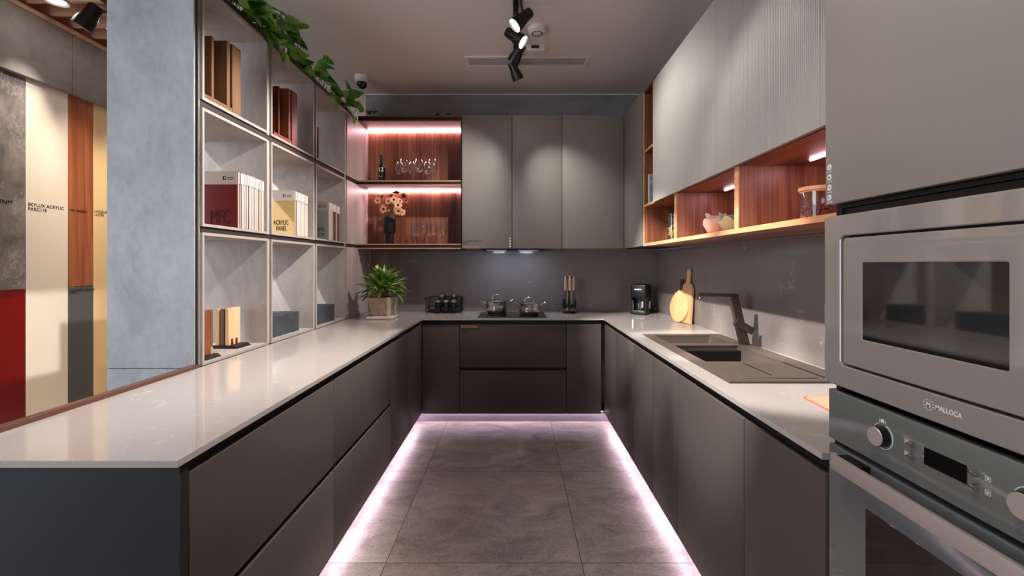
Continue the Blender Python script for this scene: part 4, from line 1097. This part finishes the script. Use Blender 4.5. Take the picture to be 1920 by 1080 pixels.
def quad_ring(cx, z, hx, hy): return [t.verts.new((cx+sx*hx, fy+sy*hy, z)) for sx, sy in ((-1,-1), (1,-1), (1,1), (-1,1))]
a, b = quad_ring(fx, zr+.005, .024, .019), quad_ring(fx-.062, zr+.272, .022, .019)
for k in range(4): t.faces.new((a[k], a[(k+1) % 4], b[(k+1) % 4], b[k]))
t.faces.new(a[::-1]); t.faces.new(b); bmesh.ops.recalc_face_normals(t, faces=t.faces[:])
bmesh.ops.bevel(t, geom=t.edges[:], offset=.0015, segments=2, affect='EDGES')
m = MB(); m.add(t); m.build('column', M['sink_dark'], tp)
sp = MB().box(-.2, .024, -.019, .019, -.011, .009, bev=.0015, seg=2, mtx=Matrix.Translation((fx-.062, fy, zr+.278)) @ Matrix.Rotation(math.radians(1.5), 4, 'Y')).build('spout', M['sink_dark'], tp)
MB().cyl((fx-.247, fy, zr+.266), (fx-.247, fy, zr+.259), .012).build('aerator', M['steel'], sp)
MB().box(-.055, .055, -.012, .012, -.02, .02, bev=.0015, seg=2, mtx=Matrix.Translation((fx-.018, fy-.033, zr+.105)) @ Matrix.Rotation(math.radians(29), 4, 'Y')).build('lever', M['sink_dark'], tp)
MB().cyl((fx-.022, fy-.0185, zr+.098), (fx-.022, fy-.022, zr+.098), .013).build('lever_hub', M['steel'], tp)
mt = thing('silicone_mat', 'coral silicone mat on the sink counter beside the oven tower', 'mat', (1.16, 1.42, ZT))
pl_ = rrect(-.2, .2, -.15, .15, .035, 6)
mm = Matrix.Translation((1.175, 1.42, ZT+.0003)) @ Matrix.Rotation(math.radians(-3), 4, 'Z')
MB().prism(pl_, .003, mm, .0008, 1).build('border', M['coral_dark'], mt)
MB().prism(rrect(-.192, .192, -.142, .142, .03, 6), .0012, mm @ Matrix.Translation((0, 0, .0031)), .0004, 1).build('pad', M['coral'], mt)

# ================================================================= NICHE ITEMS
NZ = NZ0+.0213
def closed_jar(label, x, y, z, r, H, lid, m_lid):
    t = thing('storage_jar', label, 'jar', (x, y, z))
    MB().lathe([(0, 0), (r*.95, 0), (r, .004), (r, H), (r-.0025, H), (r-.0025, .006), (0, .004)], (x, y, z), 36).build('glass_body', M['glass'], t, angle=60)
    MB().lathe([(0, H+.0005), (r*1.0, H+.0005), (r*1.0, H+lid*.35), (r*1.07, H+lid*.36), (r*1.07, H+lid), (0, H+lid)], (x, y, z), 36).build('lid', m_lid, t)
    return t
j = closed_jar('glass jar of dark red coffee beans with a wooden lid', 1.105, 1.66, NZ, .060, .105, .02, M['lid_wood'])
bn = MB()
for k in range(1500):
    a = random.uniform(0, 2*PI); rr_ = .054*math.sqrt(random.uniform(.35, 1)); z = random.uniform(.008, .062)
    if z > .055: rr_ = .053*math.sqrt(random.random())
    mx = Matrix.Translation((1.105+rr_*math.cos(a), 1.66+rr_*math.sin(a), NZ+z)) @ Euler((random.uniform(0, 6), random.uniform(0, 6), 0)).to_matrix().to_4x4()
    b = bmesh.new(); bmesh.ops.create_icosphere(b, subdivisions=1, radius=1)
    for v in b.verts: v.co = mx @ Vector((v.co.x*.0052, v.co.y*.0036, v.co.z*.003))
    if k == 0: big = bmesh.new()
    off = len(big.verts); nv = [big.verts.new(v.co) for v in b.verts]
    for f in b.faces: big.faces.new([nv[v.index] for v in f.verts])
    b.free()
bn.add(big); bo = bn.build('beans', M['bean'], j); bo['kind'] = 'stuff'
j2 = closed_jar('slim glass jar of pale pasta in the far niche', 1.03, 2.99, NZ, .029, .155, .022, M['glass'])
ps = MB()
for k in range(70):
    a = random.uniform(0, 2*PI); rr_ = .021*math.sqrt(random.random()); z = random.uniform(.012, .10)
    p = Vector((1.03+rr_*math.cos(a), 2.99+rr_*math.sin(a), NZ+z)); d = Vector((random.uniform(-1, 1), random.uniform(-1, 1), random.uniform(-1, 1))).normalized()*.008
    q = p+d; q.x = min(max(q.x, 1.006), 1.054); q.y = min(max(q.y, 2.966), 3.014)
    ps.tube([p-d*.3, p+Vector((0, 0, .003)), q], .0042, 6)
po = ps.build('pasta', M['pasta'], j2); po['kind'] = 'stuff'
def earbowl(label, x, y, z, r, H, m, rot=0):
    t = bmesh.new(); n = 48; prof = [(.38, 0), (.5, .03), (.72, .32), (.9, .68), (1.06, 1.0), (1.01, 1.0), (.84, .7), (.65, .36), (.4, .1)]
    rings = []
    for pr, ph in prof:
        ring = []
        for k in range(n):
            a = 2*PI*k/n; ear = max(0, math.cos(2*(a-rot)))**3
            z_ = ph*H*(1 if ph < .6 else 1+.5*ear*(ph-.5)*2); r_e = pr*r*(1+.18*ear*ph)
            ring.append(t.verts.new((x+r_e*math.cos(a), y+r_e*math.sin(a), z+z_)))
        rings.append(ring)
    for a, b in zip(rings, rings[1:]):
        for k in range(n): t.faces.new((a[k], a[(k+1) % n], b[(k+1) % n], b[k]))
    t.faces.new(rings[0][::-1]); t.faces.new(rings[-1]); bmesh.ops.recalc_face_normals(t, faces=t.faces[:])
    mb_ = MB(); mb_.add(t)
    return tag(mb_.build('bowl', m), label, 'bowl', 'coloured bowls in the middle niche')
earbowl('salmon pink bowl at the bottom of the larger stack in the middle niche', 1.055, 2.40, NZ, .060, .055, M['pink'], .4)
earbowl('blush white bowl nested in the salmon pink bowl', 1.055, 2.40, NZ+.038, .052, .042, M['blush'], 1.7)
earbowl('mauve bowl nested on top of the blush white bowl', 1.055, 2.40, NZ+.062, .046, .034, M['mauve'], .2)
earbowl('pale yellow bowl behind the niche divider', 1.06, 2.235, NZ, .058, .052, M['yellow_c'], .8)
earbowl('sage green bowl nested in the pale yellow bowl', 1.06, 2.235, NZ+.038, .051, .044, M['green_c'], 2.2)
bk = thing('picture_book', 'white edged picture book standing in the open walnut column', 'book', (1.06, 3.35, NZ1+.0185))
B(.985, 1.15, 3.335, 3.338, NZ1+.0185, 2.02).build('front_cover', M['photo_cover'], bk)
B(.985, 1.15, 3.362, 3.365, NZ1+.0185, 2.02).build('back_cover', M['cover_white'], bk)
B(.978, .9848, 3.335, 3.365, NZ1+.0185, 2.02).build('spine', M['cover_white'], bk)
B(.986, 1.147, 3.3385, 3.3615, NZ1+.021, 2.017).build('pages', M['paper'], bk)

# ================================================================= CEILING FITTINGS
vt = thing('air_vent', 'long white slatted air vent in the kitchen ceiling', 'vent', (.09, 3.68, ZC))
vx0, vx1, vy0, vy1 = -.405, .585, 3.585, 3.785
fr = MB().box(vx0, vx1, vy0, vy0+.03, ZC-.008, ZC-.0002, bev=.002).box(vx0, vx1, vy1-.03, vy1, ZC-.008, ZC-.0002, bev=.002)
fr.box(vx0, vx0+.03, vy0+.03, vy1-.03, ZC-.008, ZC-.0002, bev=.002).box(vx1-.03, vx1, vy0+.03, vy1-.03, ZC-.008, ZC-.0002, bev=.002).build('frame', M['ceiling'], vt)
B(vx0+.03, vx1-.03, vy0+.03, vy1-.03, ZC-.0015, ZC-.0003).build('backing', M['vent_dark'], vt)
for k in range(6):
    y = vy0+.042+k*.0235
    MB().box(vx0+.031, vx1-.031, -.0085, .0085, -.001, .001, mtx=Matrix.Translation((0, y, ZC-.0055)) @ Matrix.Rotation(math.radians(10), 4, 'X')).build('slat', M['ceiling'], vt)
sd = thing('smoke_detector', 'round white smoke detector on the ceiling by the spotlights', 'smoke detector', (.148, 3.16, ZC))
MB().lathe([(0, -.0002), (.068, -.0002), (.068, -.012), (.062, -.03), (.045, -.04), (0, -.042)], (.148, 3.16, ZC), 36).build('body', M['white_plastic'], sd)
MB().lathe([(.03, -.0412), (.034, -.0418), (.038, -.0412)], (.148, 3.16, ZC), 32).build('sensor_slot', M['dark'], sd)
sb = thing('emergency_sensor', 'small white ceiling box with a dark red window', 'sensor', (.145, 3.42, ZC))
B(.08, .215, 3.385, 3.455, ZC-.05, ZC-.0003, bev=.006, seg=2).build('housing', M['white_plastic'], sb)
B(.115, .175, 3.3835, 3.3855, ZC-.036, ZC-.012).build('window', M['sensor_red'], sb)
cmx, cmy = -1.345, 3.98
cam_ = thing('dome_camera', 'white dome security camera on the ceiling above the plants', 'security camera', (cmx, cmy, ZC))
MB().lathe([(0, -.0002), (.06, -.0002), (.062, -.01), (.058, -.05), (.05, -.056), (0, -.056)], (cmx, cmy, ZC), 36).build('housing', M['white_plastic'], cam_)
MB().lathe([(.043, -.0562), (.044, -.07), (.038, -.09), (.022, -.104), (0, -.109)], (cmx, cmy, ZC), 36).build('dome', M['black_glass'], cam_)
hp_ = thing('ceiling_hatch', 'flush white access hatch in the kitchen ceiling', 'hatch', (.2, 2.5, ZC))
gx0, gx1, gy0, gy1 = .05, .655, 2.25, 2.91
gm = MB()
for a in ((gx0, gx1, gy1-.012, gy1), (gx0, gx1, gy0, gy0+.012), (gx0, gx0+.012, gy0+.012, gy1-.012), (gx1-.012, gx1, gy0+.012, gy1-.012)):
    gm.box(a[0], a[1], a[2], a[3], ZC-.003, ZC-.0002, bev=.0008)
gm.build('frame', M['ceiling'], hp_)
B(gx0+.0145, gx1-.0145, gy0+.0145, gy1-.0145, ZC-.002, ZC-.0002).build('hatch_panel', M['ceiling'], hp_)

# track and spotlights
tk = thing('light_track', 'black ceiling light track running down the kitchen', 'light track', (0, 2, ZC))
B(-.017, .017, -1.4, 3.98, ZC-.022, ZC-.0003, bev=.002).build('rail', M['black'], tk)
MB().cyl((0, 3.96, ZC-.0225), (0, 3.96, ZC-.04), .006, n=12).build('end_screw', M['black_metal'], tk)
LIGHTS = []
def spot(label, loc, aim, energy, cone=62, blend=.55, r=.045, L=.13, color=(1, .95, .895), mount=None, group='black track spotlights', zc=ZC-.0225):
    loc, aim = Vector(loc), Vector(aim)          # loc: centre of the lens
    d = (aim-loc).normalized(); back = loc - d*L
    top = Vector((back.x*.4+loc.x*.6, back.y*.4+loc.y*.6, zc)) if mount is None else Vector(mount)
    t = thing('track_spotlight', label, 'spotlight', top, group)
    q = Matrix.Translation(back) @ d.to_track_quat('Z', 'Y').to_matrix().to_4x4()
    b = MB().lathe([(0, 0), (r*.62, 0), (r*.68, .004), (r*.72, L*.4), (r*.95, L*.75), (r, L+.004), (r*.93, L+.004), (r*.9, L-.012), (0, L-.013)], n=36, mtx=q).build('body', M['black'], t)
    MB().lathe([(0, L-.011), (r*.885, L-.011), (r*.86, L-.008), (0, L-.006)], n=32, mtx=q).build('lens', M['lens'], b)
    mid = back + d*L*.45
    MB().box(-.014, .014, -.045, .045, zc-.024-top.z, zc-top.z-.0005, bev=.002, mtx=Matrix.Translation(top)).build('adapter', M['black'], t)
    s = d.cross(Vector((0, 0, 1))).normalized() if abs(d.z) < .98 else Vector((1, 0, 0))
    MB().tube([top-Vector((0, 0, .02)), Vector((top.x, top.y, (top.z+mid.z)/2)) + s*.0, mid - d*.0 + Vector((0, 0, r*.5))], .008, 8).build('arm', M['black'], t)
    ld = bpy.data.lights.new('spot', 'SPOT'); ld.energy = energy; ld.spot_size = math.radians(cone); ld.spot_blend = blend; ld.shadow_soft_size = .022; ld.color = color
    lo = bpy.data.objects.new('spot_lamp', ld); COL.objects.link(lo); lo.location = loc + d*.008
    lo.rotation_euler = (-d).to_track_quat('Z', 'Y').to_euler()
    LIGHTS.append(lo)
spot('lit black spotlight aimed at the bookshelf, first in the cluster', (-.005, 2.67, 2.76), (-1.4, 2.3, 1.35), 240, 70, .6)
spot('lit black spotlight aimed at the sink wall, second in the cluster', (.045, 2.86, 2.755), (1.0, 2.6, 2.0), 60, 84, 1)
spot('black spotlight turned to the walnut glass shelf, third in the cluster', (-.02, 3.24, 2.80), (-1.05, 4.15, 1.4), 90, 80, 1)
spot('black spotlight turned to the rear doors, last in the cluster', (.02, 3.55, 2.80), (.62, 4.06, 1.6), 62, 60, 1)
spot('black spotlight nearer the entrance aimed at the bookshelf', (-.01, 1.45, 2.78), (-1.5, 2.3, 1.35), 60, 60, .7)
spot('black spotlight nearer the entrance aimed at the sink wall', (.03, 1.7, 2.78), (1.3, 1.75, 1.2), 30, 60)
spot('black spotlight at the entrance aimed at the oven tower', (-.01, .55, 2.78), (.78, .85, 1.2), 38, 80)
spot('black spotlight at the entrance aimed at the peninsula', (.01, .9, 2.78), (-1.15, 1.45, .9), 98, 62, .8)
tk3 = thing('light_track', 'second black ceiling track nearer the bookshelf side', 'light track', (-.30, .5, ZC))
B(-.317, -.283, -1.4, 2.42, ZC-.022, ZC-.0003, bev=.002).build('rail', M['black'], tk3)
spot('black spotlight on the second track aimed at the sink drainer', (-.30, 1.75, 2.78), (1.08, 1.85, .9), 340, 29, .5)
spot('black spotlight on the second track aimed at the tap', (-.30, 2.33, 2.78), (1.08, 2.62, .9), 340, 29, .5)
spot('black spotlight on the second track aimed at the wooden boards', (-.28, 2.12, 2.78), (1.10, 3.5, .9), 440, 30, .6)
# the display room: downlights between the slats and one track spot
def downlight(label, x, y, z, energy, color=(1, .84, .66), cone=60):
    t = thing('downlight', label, 'downlight', (x, y, z), 'recessed downlights')
    MB().lathe([(.052, 0), (.062, -.004), (.064, 0), (.062, .05), (.05, .05), (.046, .006)], (x, y, z), 36).build('ring', M['white_plastic'], t)
    MB().lathe([(0, .004), (.046, .004), (.046, .007), (0, .007)], (x, y, z), 32).build('lens', M['lens'], t)
    ld = bpy.data.lights.new('down', 'SPOT'); ld.energy = energy; ld.spot_size = math.radians(cone); ld.spot_blend = .8; ld.shadow_soft_size = .04; ld.color = color
    lo = bpy.data.objects.new('downlight_lamp', ld); COL.objects.link(lo); lo.location = (x, y, z-.006)
    return t
downlight('lit round downlight between the timber slats, above the marble panel', -2.95, 2.925, 3.045, 95)
downlight('round downlight above the white display panel', -2.88, 3.29, 3.045, 95)
downlight('round downlight above the cream display panel', -2.88, 3.70, 3.045, 95)
downlight('round downlight above the near end of the display wall', -2.86, 2.05, 3.045, 95)
downlight('round ceiling downlight behind the bookshelf', -2.07, 4.06, ZC-.002, 25)
tk2 = thing('light_track', 'short black track under the timber slats', 'light track', (-2.62, 2.6, 3.05))
B(-2.637, -2.603, 1.2, 3.6, 3.03, 3.052, bev=.002).build('rail', M['black'], tk2)
spot('black spotlight under the timber slats aimed at the display panels', (-2.83, 2.97, 2.91), (-3.33, 2.87, 2.05), 9, 50, r=.06, L=.165, mount=(-2.62, 2.98, 3.03), zc=3.03, group='spotlights of the display room')
spot('black spotlight under the timber slats aimed at the back of the bookshelf', (-2.53, 2.40, 2.86), (-1.64, 3.2, 1.15), 200, 48, r=.05, L=.14, mount=(-2.62, 2.36, 3.03), zc=3.03, group='spotlights of the display room')

# daylight from the glazed shopfront behind the camera
def window_light(name, loc, size, rot, energy, color):
    ld = bpy.data.lights.new(name, 'AREA'); ld.shape = 'RECTANGLE'; ld.size, ld.size_y = size; ld.energy = energy; ld.color = color
    o = bpy.data.objects.new(name, ld); COL.objects.link(o); o.location = loc; o.rotation_euler = rot
    return o
window_light('shopfront_daylight', (-4.4, -1.2, 1.75), (3.6, 2.5), (math.radians(90), 0, math.radians(-8)), 135, (.82, .90, 1.0))

wd = bpy.data.worlds.new('showroom'); S.world = wd; wd.use_nodes = True
bg = wd.node_tree.nodes['Background']; bg.inputs[0].default_value = (.86, .9, 1, 1); bg.inputs[1].default_value = .25

cd_ = bpy.data.cameras.new('camera'); cam = bpy.data.objects.new('camera', cd_); COL.objects.link(cam)
cam.location = (0, 0, HC); cam.rotation_euler = (PI/2, 0, 0)
cd_.lens = 16.0; cd_.sensor_width = 36; cd_.sensor_fit = 'HORIZONTAL'
cd_.shift_x = -(CX-960)/1920; cd_.shift_y = -(540-CY)/1920
cd_.clip_start = .05
S.camera = cam
S.view_settings.view_transform = 'Standard'; S.view_settings.look = 'None'; S.view_settings.gamma = 1; S.view_settings.exposure = .28
S.view_settings.use_curve_mapping = False
S.cycles.max_bounces = 14; S.cycles.transmission_bounces = 14; S.cycles.glossy_bounces = 8; S.cycles.diffuse_bounces = 5; S.cycles.transparent_max_bounces = 24; S.cycles.caustics_reflective = False; S.cycles.caustics_refractive = False
S.cycles.sample_clamp_indirect = 4
